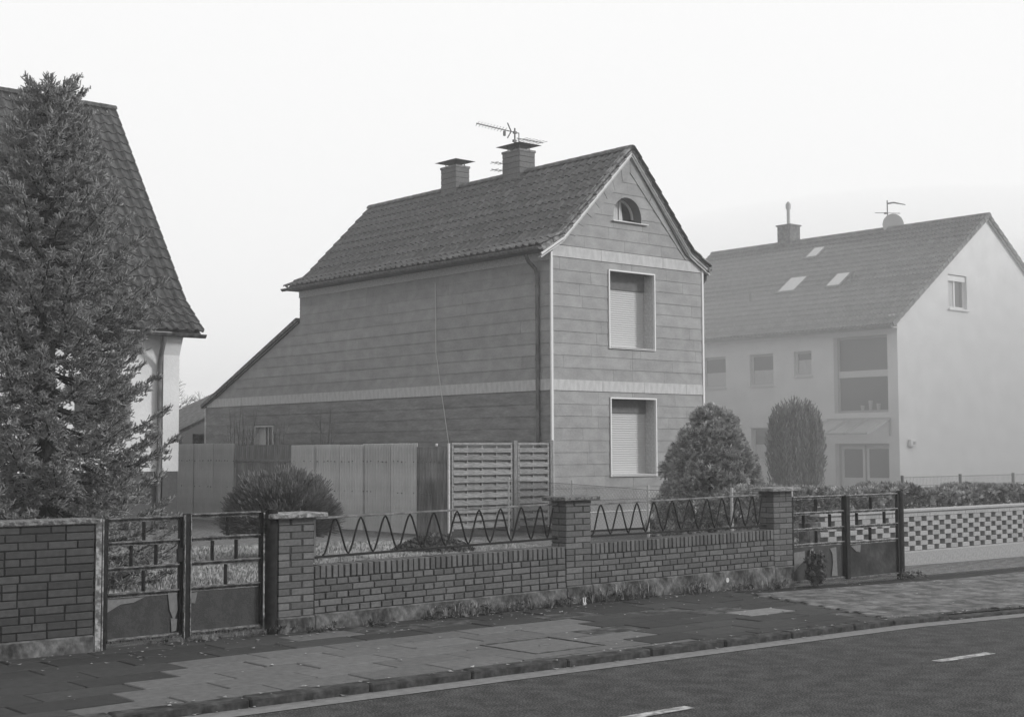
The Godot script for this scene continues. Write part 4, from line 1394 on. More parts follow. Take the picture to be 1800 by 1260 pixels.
# ---------------------------------------------------------------- gates
func gate_leaf(p: Node, x0: float, x1: float, yb: float, ys: Array, div: Array, sheet: Material, bars: Material) -> void:
	# ys: heights of the cross bars from the top; div: positions of the uprights in each open row
	var leaf := Node3D.new()
	leaf.name = numbered(p, "gate_leaf")
	p.add_child(leaf, true)
	for x in [x0 + 0.014, x1 - 0.014]:
		var g := Geo.new()
		g.bar(Vector3(x, yb, 0), Vector3(x, ys[0], 0), 0.028, 0.045, Vector3.BACK, 0.002)
		obj(g, "stile", M.gate_steel, leaf)
	for i in ys.size():
		var g := Geo.new()
		g.bar(Vector3(x0 + 0.028, ys[i], 0.0), Vector3(x1 - 0.028, ys[i] + 0.002, 0.0), 0.05, 0.014, Vector3.UP, 0.002)
		g.bar(Vector3(x0 + 0.028, ys[i] - 0.02, -0.012), Vector3(x1 - 0.028, ys[i] - 0.018, -0.012), 0.008, 0.026, Vector3.UP)
		obj(g, "cross_bar", bars, leaf)
	for r in div.size():
		for f in div[r]:
			var x := lerpf(x0, x1, f)
			var g := Geo.new()
			g.bar(Vector3(x, ys[r + 1] + 0.008, 0), Vector3(x, ys[r] - 0.033, 0), 0.014, 0.045, Vector3.BACK, 0.002)
			obj(g, "upright", M.gate_steel, leaf)
	var gs := Geo.new()
	var ytop: float = ys[ys.size() - 1] - 0.035
	gs.box(Vector3((x0 + x1) * 0.5, (yb + ytop) * 0.5, -0.01), Vector3(x1 - x0 - 0.05, ytop - yb, 0.006))
	obj(gs, "sheet_panel", sheet, leaf)
	var gb := Geo.new()
	gb.bar(Vector3(x0 + 0.028, yb + 0.01, 0), Vector3(x1 - 0.028, yb + 0.012, 0), 0.05, 0.02, Vector3.UP, 0.003)
	obj(gb, "bottom_rail", M.gate_worn, leaf)

func flake(p: Node, at: Vector3, pts: Array, curl: float) -> void:
	# a patch of old paint film that stands off the sheet, its edge curling forward
	var g := Geo.new()
	var poly := PackedVector2Array()
	var cx := 0.0
	for q in pts: poly.append(Vector2(q[0], q[1])); cx += q[0] / pts.size()
	var idx := Geometry2D.triangulate_polygon(poly)
	var v3: Array = []
	for q in poly: v3.append(at + Vector3(q.x, q.y, 0.004 + curl * maxf(0.0, (q.x - cx) * signf(curl)) * signf(curl)))
	for i in range(0, idx.size(), 3):
		var nn: Vector3 = (v3[idx[i + 1]] - v3[idx[i]]).cross(v3[idx[i + 2]] - v3[idx[i]]).normalized()
		if nn.z < 0: nn = -nn
		g.tri(v3[idx[i]], v3[idx[i + 1]], v3[idx[i + 2]], nn)
	obj(g, "paint_flake", M.flake, p)

func build_gates() -> void:
	var g1 := thing("metal_gate", "dark double gate with brick-pattern grid between the wide dirty pillar and round post", "gate", Vector3(0, 0, -11.4), "steel garden gates")
	gate_leaf(g1, 5.25, 5.97, 0.06, [1.085, 0.885, 0.67, 0.45], [[0.5], [0.34, 0.66], [0.5]], M.gate_sheet, M.gate_worn)
	gate_leaf(g1, 6.03, 6.78, 0.065, [1.10, 0.895, 0.68, 0.46], [[0.52], [0.32, 0.64], [0.5]], M.gate_sheet, M.gate_worn)
	var gp := Geo.new()
	gp.box(Vector3(5.155, 0.52, 0.1), Vector3(0.05, 1.14, 0.012))
	gp.box(Vector3(5.2, 0.52, 0.03), Vector3(0.012, 1.14, 0.13))
	gp.box(Vector3(5.2, 0.52, -0.04), Vector3(0.09, 1.14, 0.012))
	obj(gp, "hinge_post", M.post_pale, g1)
	var gq := Geo.new()
	gq.box(Vector3(5.225, 0.52, 0.06), Vector3(0.03, 1.12, 0.06), Basis.IDENTITY, 0.004)
	obj(gq, "hinge_bar", M.gate_steel, g1)
	var gc := Geo.new()
	gc.box(Vector3(6.0, 0.57, 0.03), Vector3(0.055, 1.08, 0.05), Basis.IDENTITY, 0.004)
	obj(gc, "meeting_bar", M.gate_steel, g1)
	var ge := Geo.new()
	ge.box(Vector3(5.972, 0.57, 0.05), Vector3(0.006, 1.06, 0.03))
	ge.box(Vector3(6.03, 0.57, 0.05), Vector3(0.006, 1.06, 0.03))
	obj(ge, "meeting_edge", M.post_pale, g1)
	var gr := Geo.new()
	gr.tube([Vector3(6.84, -0.1, 0.06), Vector3(6.84, 1.1, 0.06), Vector3(6.84, 1.125, 0.06)], [0.058, 0.058, 0.045], 16)
	obj(gr, "round_post", M.gate_steel, g1)
	var gl := Geo.new()
	gl.box(Vector3(5.94, 0.75, 0.03), Vector3(0.06, 0.12, 0.03), Basis.IDENTITY, 0.004)
	obj(gl, "lock_case", M.gate_steel, g1)
	flake(g1, Vector3(5.87, 0.3, 0), [[-0.03, 0.13], [0.05, 0.13], [0.06, -0.02], [0.03, -0.12], [-0.01, -0.02]], 0.3)
	flake(g1, Vector3(6.1, 0.36, 0), [[-0.05, 0.05], [0.02, 0.06], [0.0, -0.04], [-0.05, -0.03]], 0.3)
	flake(g1, Vector3(5.5, 0.35, 0), [[-0.24, 0.06], [-0.1, 0.055], [0.12, 0.06], [0.02, 0.02], [-0.1, 0.01], [-0.24, -0.06]], 0.05)
	flake(g1, Vector3(5.9, 0.15, 0), [[-0.03, 0.06], [0.03, 0.05], [0.02, -0.05], [-0.02, -0.06]], 0.3)
	# gate by the driveway
	var g2 := thing("metal_gate", "rusty double gate with peeling sheets and bright top edges beside the driveway", "gate", Vector3(0, 0, -11.38), "steel garden gates")
	gate_leaf(g2, 14.42, 15.53, -0.03, [1.045, 0.845, 0.64, 0.445], [[0.46], [0.23, 0.72], [0.46]], M.gate_sheet, M.post_pale)
	gate_leaf(g2, 15.57, 16.74, -0.05, [1.042, 0.84, 0.64, 0.43], [[0.47], [0.2, 0.73], [0.45]], M.gate_sheet_smooth, M.post_pale)
	var gm := Geo.new()
	gm.box(Vector3(15.55, 0.5, 0.03), Vector3(0.075, 1.08, 0.05), Basis.IDENTITY, 0.004)
	obj(gm, "meeting_bar", M.gate_steel, g2)
	var gr2 := Geo.new()
	gr2.tube([Vector3(16.79, -0.2, 0.0), Vector3(16.79, 1.05, 0.0), Vector3(16.79, 1.08, 0.0)], [0.055, 0.055, 0.035], 16)
	obj(gr2, "round_post", M.gate_steel, g2)
	var gh := Geo.new()
	gh.box(Vector3(14.39, 0.52, 0.0), Vector3(0.05, 1.1, 0.06), Basis.IDENTITY, 0.006)
	obj(gh, "hinge_post", M.gate_steel, g2)
	flake(g2, Vector3(14.82, 0.17, 0), [[-0.05, 0.2], [0.04, 0.22], [0.1, 0.1], [0.11, -0.05], [0.1, -0.18], [0.0, -0.18], [0.02, -0.02], [-0.07, 0.08]], -0.25)
	flake(g2, Vector3(15.24, 0.2, 0), [[-0.03, 0.17], [0.1, 0.18], [0.12, -0.19], [0.0, -0.19], [0.03, -0.02], [0.02, 0.1]], 0.05)
	flake(g2, Vector3(14.58, 0.2, 0), [[-0.12, 0.15], [0.1, 0.16], [0.11, 0.05], [-0.02, -0.02], [-0.12, -0.1]], 0.03)
	flake(g2, Vector3(15.78, 0.35, 0), [[-0.12, 0.03], [0.1, 0.04], [0.08, -0.06], [0.0, -0.05]], 0.05)

# ---------------------------------------------------------------- fences and the openwork wall
func build_fences() -> void:
	# corrugated sheets along the garden edge
	var cf := thing("corrugated_fence", "fence of upright corrugated sheets, light and dark, beside the clad house", "fence", Vector3(17.65, 0, -22.5))
	var z := 0.0
	var k := 0
	var secs := [[-1.0, "dsheet", 1.72, 1], [-5.82, "sheet", 1.80, 5], [-8.5, "dsheet", 1.80, 3], [-12.6, "sheet", 1.86, 4]]
	var zs := -0.02
	for s in secs:
		var cnt: int = s[3]
		for i in cnt:
			var za: float = lerpf(zs, s[0], float(i) / cnt)
			var zb: float = lerpf(zs, s[0], float(i + 1) / cnt) - 0.03
			var g := Geo.new()
			var steps := int((za - zb) / 0.0117)
			var ht: float = s[2] + rnd(-0.012, 0.02)
			var lean := rnd(-0.008, 0.012)
			var off := (0.012 if k % 2 else 0.0) + (-0.05 if s[1] == "dsheet" and cnt == 3 else 0.0)
			var prev := Vector2.ZERO
			for q in steps + 1:
				var zz := lerpf(za, zb, float(q) / steps)
				var x := -0.024 * cos(TAU * (za - zz) / 0.1) - off
				if q > 0:
					var nn := Vector3(-(prev.y - zz), 0, (prev.x - x)).normalized()
					if nn.x > 0: nn = -nn
					g.quad(Vector3(prev.x, -0.05, prev.y), Vector3(x, -0.05, zz), Vector3(x + lean, ht, zz), Vector3(prev.x + lean, ht, prev.y), nn)
				prev = Vector2(x, zz)
			obj(g, "corrugated_sheet", M["%s%d" % [s[1], rng.randi_range(0, 2)]], cf)
			k += 1
		zs = s[0]
	# bolt heads in two rows
	var bg := Geo.new()
	bg.box(Vector3.ZERO, Vector3(0.03, 0.03, 0.03), Basis.IDENTITY, 0.01)
	var bm := bg.mesh()
	var zz := -0.15
	while zz > -12.5:
		put(bm, "bolt", M.metal, cf, Transform3D(Basis.IDENTITY, Vector3(-0.02, 1.43 + rnd(-0.01, 0.01), zz)))
		if rng.randf() < 0.6: put(bm, "bolt", M.metal, cf, Transform3D(Basis.IDENTITY, Vector3(-0.02, 0.78 + rnd(-0.01, 0.01), zz)))
		zz -= 0.14 if rng.randf() < 0.7 else 0.28
	for i in 8:
		var g := Geo.new()
		g.box(Vector3(0.09, 0.85, -0.1 - i * 1.78), Vector3(0.08, 1.8, 0.08))
		obj(g, "post", M.slat_post, cf)
	for y in [0.78, 1.43]:
		var g := Geo.new()
		g.box(Vector3(0.035, y, -6.3), Vector3(0.03, 0.06, 12.5))
		obj(g, "rail", M.slat_post, cf)
	# two lattice-board panels
	var pf := thing("board_fence", "wooden fence panels of horizontal boards next to the house corner", "fence", Vector3(0, 0, -22.5))
	for p in [[17.74, 19.3, 1.74], [19.5, 20.33, 1.74]]:
		var pn := Node3D.new()
		pn.name = numbered(pf, "fence_panel")
		pf.add_child(pn, true)
		var L: float = p[1] - p[0]
		var xm: float = (p[0] + p[1]) * 0.5
		var h: float = p[2]
		var pitch := (h - 0.15) / 10.4
		for i in 11:
			var g := Geo.new()
			g.box(Vector3(xm, 0.13 + i * pitch, 0.03), Vector3(L - 0.02, 0.092, 0.016), Basis(Vector3(0, 0, 1), rnd(-0.004, 0.004)) * Basis(Vector3.RIGHT, rnd(-0.06, 0.02)), 0.003)
			obj(g, "board", M["slat%d" % rng.randi_range(0, 2)], pn)
			if i < 10:
				var g2 := Geo.new()
				g2.box(Vector3(xm, 0.13 + (i + 0.5) * pitch, -0.03), Vector3(L - 0.02, 0.092, 0.014))
				obj(g2, "board", M["slat%d" % rng.randi_range(0, 2)], pn)
		var nb := 3 if L > 1.2 else 1
		for i in nb:
			var g := Geo.new()
			g.box(Vector3(p[0] + L * (i + 1) / (nb + 1.0), h * 0.5 + 0.04, 0.0), Vector3(0.03, h - 0.05, 0.028))
			obj(g, "batten", M.slat1, pn)
		for x in [p[0], p[1]]:
			var g := Geo.new()
			g.box(Vector3(x, h * 0.5 + 0.04, 0.0), Vector3(0.045, h, 0.06), Basis.IDENTITY, 0.004)
			obj(g, "stile", M.slat1, pn)
		var g3 := Geo.new()
		g3.box(Vector3(xm, h + 0.05, 0.0), Vector3(L + 0.04, 0.045, 0.06), Basis.IDENTITY, 0.004)
		obj(g3, "top_rail", M.slat1, pn)
	for p in [[19.4, 1.86, 0.1, "slat_post"], [20.42, 1.87, 0.1, "slat_post"], [17.66, 1.80, 0.045, "off_white"]]:
		var g := Geo.new()
		g.box(Vector3(p[0], p[1] * 0.5, 0.0), Vector3(p[2], p[1], p[2]), Basis.IDENTITY, 0.006)
		obj(g, "post", M[p[3]], pf)
	var gk := Geo.new()
	gk.box(Vector3(0, 0.02, 0), Vector3(0.05, 0.06, 0.05), Basis.IDENTITY, 0.012)
	var kn := obj(gk, "jar_lid", M.off_white)
	kn.position = Vector3(17.66, 1.75, -22.9)
	tag(kn, "small pale lid lying on top of the dark corrugated sheet", "lid")
	# chain link along the drive
	var cl := thing("chain_link_fence", "thin chain link fence on pale posts in front of the round bush", "fence")
	var cp := [Vector3(18.9, 0, -22.1), Vector3(17.4, 0, -18.6), Vector3(15.6, 0, -15.0), Vector3(15.3, 0, -13.1), Vector3(15.1, 0, -11.9)]
	for i in cp.size():
		var g := Geo.new()
		var h := 1.12
		g.tube([cp[i] + Vector3(0, gnd(cp[i].x) - 0.1, 0), cp[i] + Vector3(0, h, 0)], [0.02], 7)
		obj(g, "post", M.alu, cl)
	for i in cp.size() - 1:
		var a: Vector3 = cp[i]
		var b: Vector3 = cp[i + 1]
		var L := (b - a).length()
		var d := (b - a) / L
		var g := Geo.new()
		var y0 := 0.02
		var y1 := 1.04
		var s := 0.0
		var H := y1 - y0
		var x := -H
		while x < L:
			for dirn in [1.0, -1.0]:
				var xa := x if dirn > 0 else x + H
				var xb := x + H if dirn > 0 else x
				var pa := Vector2(xa, y0)
				var pb := Vector2(xb, y1)
				# clip to the span
				var t0 := 0.0
				var t1 := 1.0
				var dx := pb.x - pa.x
				var ta := (0.0 - pa.x) / dx
				var tb := (L - pa.x) / dx
				t0 = maxf(t0, minf(ta, tb)); t1 = minf(t1, maxf(ta, tb))
				if t1 - t0 < 0.01: continue
				var q0 := pa.lerp(pb, t0)
				var q1 := pa.lerp(pb, t1)
				g.tube([a + d * q0.x + Vector3(0, q0.y, 0), a + d * q1.x + Vector3(0, q1.y, 0)], [0.0019], 3, false)
			x += 0.072
		obj(g, "wire_mesh", M.zinc_dark, cl)
		var gw := Geo.new()
		for y in [0.05, 1.05]:
			gw.tube([a + Vector3(0, y, 0), b + Vector3(0, y, 0)], [0.004], 4, false)
		obj(gw, "tension_wire", M.zinc_dark, cl)
	# openwork wall of pale blocks
	var ow := thing("openwork_wall", "pale openwork block wall with square holes beyond the rusty gate", "wall", Vector3(16.45, 0, -12.5))
	var g0 := gnd(19.0)
	var len := 7.0
	var bh := 0.0735
	var y0 := g0 + 0.145
	var gf := Geo.new()
	gf.box(Vector3(len * 0.5, g0 * 0.5 + 0.02, -0.06), Vector3(len, 0.24 - g0 * 0.2, 0.16), Basis.IDENTITY, 0.01)
	obj(gf, "footing", M.open1, ow)
	var bl := Geo.new()
	bl.box(Vector3.ZERO, Vector3(0.2, bh - 0.004, 0.11), Basis.IDENTITY, 0.004)
	var blm := bl.mesh()
	var sl := Geo.new()
	sl.box(Vector3.ZERO, Vector3(0.33, bh - 0.004, 0.11), Basis.IDENTITY, 0.004)
	var slm := sl.mesh()
	# solid courses below and above, staggered two-course openings between
	for c in 9:
		var y := y0 + (c + 0.5) * bh
		var open := c >= 1 and c <= 7
		var n := int(len / 0.33)
		for i in n:
			var sh := 0.165 if c % 2 == 0 else 0.0
			var px := (i + 0.5) * 0.33 + sh
			if px > len - 0.1: continue
			put(blm if open else slm, "block", M["open%d" % rng.randi_range(0, 2)], ow, Transform3D(Basis(Vector3.UP, rnd(-0.01, 0.01)), Vector3(px, y, -0.06 + rnd(-0.003, 0.003))))
	var gc := Geo.new()
	gc.box(Vector3(len * 0.5, y0 + 9 * bh + 0.02, -0.06), Vector3(len, 0.045, 0.17), Basis.IDENTITY, 0.008)
	obj(gc, "coping", M.open2, ow)
	var ge := Geo.new()
	ge.box(Vector3(-0.12, 0.22, -0.06), Vector3(0.24, 0.8, 0.2), Basis.IDENTITY, 0.01)
	obj(ge, "end_block", M.plinth, ow)
	# bar mesh fence before the right house
	var mf := thing("bar_mesh_fence", "low wire mesh panel fence in front of the pale gable wall", "fence", Vector3(29.2, gnd(30.0), -19.7))
	for i in 4:
		var g := Geo.new()
		g.box(Vector3(i * 2.5, 0.6, 0), Vector3(0.06, 1.2, 0.06), Basis.IDENTITY, 0.006)
		obj(g, "post", M.metal, mf)
		var gw := Geo.new()
		for r in 6: gw.tube([Vector3(i * 2.5, 0.15 + r * 0.2, 0.03), Vector3(i * 2.5 + 2.5, 0.15 + r * 0.2, 0.03)], [0.005], 4, false)
		for c in 42: gw.tube([Vector3(i * 2.5 + c * 0.06, 0.1, 0.035), Vector3(i * 2.5 + c * 0.06, 1.17, 0.035)], [0.003], 3, false)
		obj(gw, "mesh_panel", M.metal, mf)

# ---------------------------------------------------------------- plants
func shoot_mesh(L: float, needles: int, nl: float, nw: float, fwd: float, core: float) -> Geo:
	# a bottle-brush twig along +y: a thick inner brush with needles standing out of it
	var g := Geo.new()
	g.tube([Vector3.ZERO, Vector3(0, L * 0.75, 0), Vector3(0, L, 0)], [core * 0.8, core, core * 0.25], 4, false)
	for i in needles:
		var f := (i + 0.5) / needles
		var a := i * 2.39996
		var o := Vector3(cos(a), 0, sin(a))
		var d := (o + Vector3(0, fwd + f * 0.6, 0)).normalized()
		var p := Vector3(0, f * L * 0.97, 0) + o * core * 0.6
		var s := d.cross(Vector3.UP).normalized() * nw
		var tip := p + d * nl * (1.0 - 0.3 * absf(f - 0.4))
		var nn := (o + Vector3(0, 0.5, 0)).normalized()
		g.tri(p - s, p + s, tip, nn)
	return g

func spray_mesh(L: float, blades: int, spread: float, bw: float) -> Geo:
	# a small fan of leaf blades along +y
	var g := Geo.new()
	for i in blades:
		var a := (float(i) / (blades - 1) - 0.5) * spread
		var tw := rnd(-0.5, 0.5)
		var d := Vector3(sin(a), cos(a), tw * 0.5).normalized()
		var p := Vector3(0, L * 0.1 * (i % 3), 0)
		var s := d.cross(Vector3(tw, 0.2, 1).normalized()).normalized() * bw
		var mid := p + d * L * 0.55
		var tip := p + d * L * rnd(0.85, 1.1)
		var nn := s.cross(d).normalized()
		if nn.z < 0: nn = -nn
		g.tri(p, mid - s, mid + s, nn)
		g.tri(mid - s, mid + s, tip, nn)
	return g

func build_plants() -> void:
	spruce()
	# spreading shrub behind the gate pillar
	var sh := thing("juniper_shrub", "broad feathery evergreen shrub on the lawn in front of the corrugated fence", "shrub", Vector3(11.45, 0, -18.7))
	var sm := shoot_mesh(0.075, 14, 0.02, 0.0035, 0.8, 0.008)
	var xf: Array = []
	for i in 190:
		var az := rnd(0, TAU)
		var el := asin(rnd(-0.25, 1.0))
		var d := Vector3(cos(az) * cos(el), sin(el), sin(az) * cos(el))
		var c := Vector3(d.x * 0.75, 0.62 + d.y * 0.62, d.z * 0.75) * rnd(0.86, 1.07)
		var cr := rnd(0.1, 0.2)
		for k in 72:
			var o := Vector3(rnd(-1, 1), rnd(-1, 1), rnd(-1, 1)).normalized() * pow(rng.randf(), 0.5)
			var dd := (d * 0.9 + o * 0.8 + Vector3(0, 0.55, 0)).normalized()
			xf.append(Transform3D(dirbasis(dd, rnd(0, TAU)) * Basis.from_scale(Vector3.ONE * rnd(0.7, 1.2)), c + o * cr))
	grow(sm, "juniper", 0.25, xf, "foliage", sh)
	var st := Geo.new()
	for i in 14:
		var az := rnd(0, TAU)
		var d := Vector3(cos(az) * 0.55, 1.0, sin(az) * 0.55)
		st.tube([Vector3.ZERO, d * 0.5, d * 0.8 + Vector3(0, 0.2, 0)], [0.025, 0.015, 0.008], 5)
	obj(st, "stems", M.bark, sh)
	# dome-shaped evergreen
	var dome := thing("domed_bush", "dense dome-shaped evergreen bush in front of the clad house", "bush", Vector3(22.0, 0, -19.35))
	var sp := spray_mesh(0.11, 6, 1.9, 0.014)
	xf = []
	for i in 210:
		var v := rnd(0.0, 1.0)
		var az := rnd(0, TAU)
		var y := v * 2.38
		# profile: broad skirt, rounded shoulders, blunt tip
		var r := 1.3 * pow(1.0 - v, 0.5)
		r *= rnd(0.86, 1.06)
		var c := Vector3(cos(az) * r * 0.92, y, sin(az) * r * 0.92)
		var out := Vector3(cos(az), 0.35 + v * 1.2, sin(az)).normalized()
		var cr := rnd(0.1, 0.24)
		for k in 70:
			var o := Vector3(rnd(-1, 1), rnd(-1, 1), rnd(-1, 1)).normalized()
			if o.dot(out) < -0.3: o = -o
			xf.append(Transform3D(dirbasis((o + out * 0.6).normalized(), rnd(0, TAU)) * Basis.from_scale(Vector3.ONE * rnd(0.7, 1.2)), c + o * cr * pow(rng.randf(), 0.4) - out * 0.05))
	for i in 2500:
		var v := rng.randf()
		var az := rnd(0, TAU)
		var r := 1.3 * pow(1.0 - v, 0.5) * 0.72
		xf.append(Transform3D(dirbasis(Vector3(cos(az), 0.4, sin(az)), rnd(0, TAU)) * Basis.from_scale(Vector3.ONE * 1.6), Vector3(cos(az) * r, v * 2.1, sin(az) * r)))
	for i in 60:
		xf.append(Transform3D(dirbasis(Vector3(rnd(-0.5, 0.5), 1, rnd(-0.5, 0.5)), rnd(0, TAU)), Vector3(-0.02 + rnd(-0.1, 0.1), 2.42 + rnd(-0.12, 0.08), rnd(-0.1, 0.1))))
	grow(sp, "cypress", 0.45, xf, "foliage", dome)
	var dt := Geo.new()
	dt.tube([Vector3(0, -0.1, 0), Vector3(0, 1.0, 0), Vector3(0, 2.2, 0)], [0.1, 0.07, 0.02], 7)
	obj(dt, "trunk", M.bark, dome)
	# low juniper trailing right of the dome
	var jn := thing("low_shrub", "small loose shrub at the foot of the dome-shaped bush", "shrub", Vector3(24.1, gnd(24.0), -19.1))
	xf = []
	for i in 1500:
		var az := rnd(0, TAU)
		var el := rnd(0.05, 1.5)
		var d := Vector3(cos(az) * cos(el) * 0.75, sin(el) * 0.95, sin(az) * cos(el) * 0.75) * pow(rng.randf(), 0.4)
		xf.append(Transform3D(dirbasis(d + Vector3(rnd(-0.4, 0.4), 0.4, rnd(-0.4, 0.4)), rnd(0, TAU)), d))
	grow(sp, "hedge", 0.4, xf, "foliage", jn)
	# fastigiate yew
	var yew := thing("columnar_yew", "upright columnar yew before the pale house in the haze", "tree", Vector3(30.5, gnd(30.5), -23.85))
	xf = []
	for i in 150:
		var az := rnd(0, TAU)
		var rr := sqrt(rng.randf())
		var top := (3.12 - 0.42 * pow(rr, 3.0)) * rnd(0.88, 1.03)
		var base := rnd(0.05, 0.5)
		var wmax := 0.72 * rr
		for k in 66:
			var f := float(k) / 65.0
			var y := lerpf(base, top, f)
			var w := wmax * (0.6 + 0.42 * sin(clampf(y / 3.0, 0, 1) * PI * 0.8))
			var th := (0.085 * (1.0 - pow(f, 5.0)) + 0.012)
			var p := Vector3(cos(az) * w, y, sin(az) * w) + Vector3(rnd(-1, 1), 0, rnd(-1, 1)) * th
			xf.append(Transform3D(dirbasis(Vector3(cos(az) * 0.2 + rnd(-0.5, 0.5), 1.0, sin(az) * 0.2 + rnd(-0.5, 0.5)), rnd(0, TAU)) * Basis.from_scale(Vector3.ONE * rnd(0.7, 1.1)), p))
	var ym := shoot_mesh(0.13, 12, 0.03, 0.006, 0.8, 0.013)
	grow(ym, "yew", 0.35, xf, "crown", yew)
	var yt := Geo.new()
	yt.tube([Vector3(0, -0.1, 0), Vector3(0, 1.6, 0)], [0.09, 0.05], 7)
	obj(yt, "trunk", M.bark, yew)
	# hedge behind the openwork wall
	var hg := thing("hedge", "trimmed hedge running behind the openwork wall and rusty gate", "hedge", Vector3(17.2, gnd(19.0), -14.5))
	xf = []
	for i in 15000:
		var x := rnd(-0.2, 11.0)
		var top := 1.08 + 0.05 * sin(x * 2.1) + 0.04 * sin(x * 5.3) - 0.012 * x
		var side := rng.randf()
		var p := Vector3(x, rnd(0.0, top), rnd(-0.45, 0.45))
		var o := Vector3(rnd(-0.4, 0.4), rnd(0.0, 0.6), 0)
		if side < 0.45: p.z = 0.45 - pow(rng.randf(), 2.0) * 0.25; o.z = 0.8
		elif side < 0.9: p.y = top - pow(rng.randf(), 2.0) * 0.2; o.y = 1.0
		xf.append(Transform3D(dirbasis((o + Vector3(rnd(-0.6, 0.6), rnd(-0.2, 0.6), rnd(-0.6, 0.6))).normalized(), rnd(0, TAU)) * Basis.from_scale(Vector3.ONE * rnd(0.5, 1.0)), p))
	grow(sp, "hedge", 0.4, xf, "foliage", hg)
	# bare shrubs behind the corrugated fence
	for b in [[18.9, -33.0, 2.95, 15, 1.5, "bare upright shrub behind the fence below the small side window"], [19.3, -29.6, 2.7, 7, 0.5, "small bare shrub behind the light corrugated sheets"], [19.0, -31.2, 2.6, 6, 0.45, "thin bare stems behind the dark corrugated sheets"]]:
		var bs := thing("bare_shrub", b[5], "shrub", Vector3(b[0], 0, b[1]), "leafless shrubs behind the fence")
		for i in b[3]:
			var g := Geo.new()
			var p := Vector3(rnd(-0.2, 0.2), 0, rnd(-0.5, 0.5) * b[4])
			var top := p + Vector3(rnd(-0.2, 0.2), b[2] * rnd(0.72, 1.0), rnd(-0.35, 0.35) * b[4])
			var m := p.lerp(top, 0.5) + Vector3(rnd(-0.08, 0.08), 0, rnd(-0.08, 0.08))
			g.tube([p, m, top], [0.014, 0.01, 0.003], 5, false)
			for k in 4:
				var q := m.lerp(top, rnd(0.0, 0.8))
				g.tube([q, q + Vector3(rnd(-0.15, 0.15), rnd(0.2, 0.5), rnd(-0.2, 0.2))], [0.006, 0.002], 4, false)
			obj(g, "stem", M.twig, bs)
	# far bare tree between the houses
	var bt := thing("bare_tree", "leafless tree far behind, seen between the steep-roofed house and lean-to", "tree", Vector3(29.6, 0, -57.0))
	var tg := Geo.new()
	branch(tg, Vector3.ZERO, Vector3(0, 1, 0), 1.9, 0.13, 6)
	obj(tg, "trunk_and_branches", M.twig, bt)
	# shed behind the lean-to
	var sd := thing("shed", "low dark open shed behind the lean-to of the clad house", "shed", Vector3(0, 0, -39.9))
	var g1 := Geo.new()
	g1.bar(Vector3(19.6, 2.06, 0), Vector3(22.8, 3.52, 0), 3.0, 0.1)
	obj(g1, "roof", M.rtile3, sd)
	var g2 := Geo.new()
	g2.extrude(PackedVector2Array([Vector2(19.9, 0), Vector2(22.8, 0), Vector2(22.8, 3.42), Vector2(19.9, 2.1)]), Transform3D(Basis.IDENTITY, Vector3(0, 0, -1.3)), -0.1, 0.0)
	obj(g2, "rear_wall", M.core, sd)
	var g3 := Geo.new()
	g3.box(Vector3(22.0, 1.1, 0.6), Vector3(2.1, 2.2, 0.15))
	obj(g3, "low_wall", M.plinth, sd)
	for x in [20.1, 22.5]:
		var g := Geo.new()
		g.box(Vector3(x, 1.05, 1.3), Vector3(0.12, 2.1, 0.12))
		obj(g, "post", M.core, sd)
	# small evergreen and grass clumps at the driveway gate
	var ss := thing("seedling_shrub", "small dark seedling shrub in front of the peeling gate sheet", "shrub", Vector3(14.6, gnd(14.6), -11.12))
	xf = []
	var wm := spray_mesh(0.05, 5, 1.6, 0.008)
	for i in 330:
		var d := Vector3(rnd(-0.13, 0.09), 0, rnd(-0.08, 0.08))
		d.y = rnd(0.0, 0.42) * (1.0 - absf(d.x) * 2.0)
		xf.append(Transform3D(dirbasis(Vector3(rnd(-1, 1), rnd(0, 1.2), rnd(-1, 1)), rnd(0, TAU)), d))
	grow(wm, "moss", 0.5, xf, "foliage", ss)
	grass()

func branch(g: Geo, p: Vector3, d: Vector3, L: float, r: float, depth: int) -> void:
	var q := p + d * L
	g.tube([p, p.lerp(q, 0.5) + Vector3(rnd(-1, 1), 0, rnd(-1, 1)) * L * 0.05, q], [r, r * 0.85, r * 0.7], 5 if depth > 3 else 3, false)
	if depth == 0: return
	for i in (3 if depth > 1 else 4):
		var nd := (d + Vector3(rnd(-1, 1), rnd(-0.35, 0.7), rnd(-1, 1)) * 0.85).normalized()
		branch(g, p.lerp(q, rnd(0.6, 1.0)), nd, L * rnd(0.6, 0.82), r * 0.6, depth - 1)

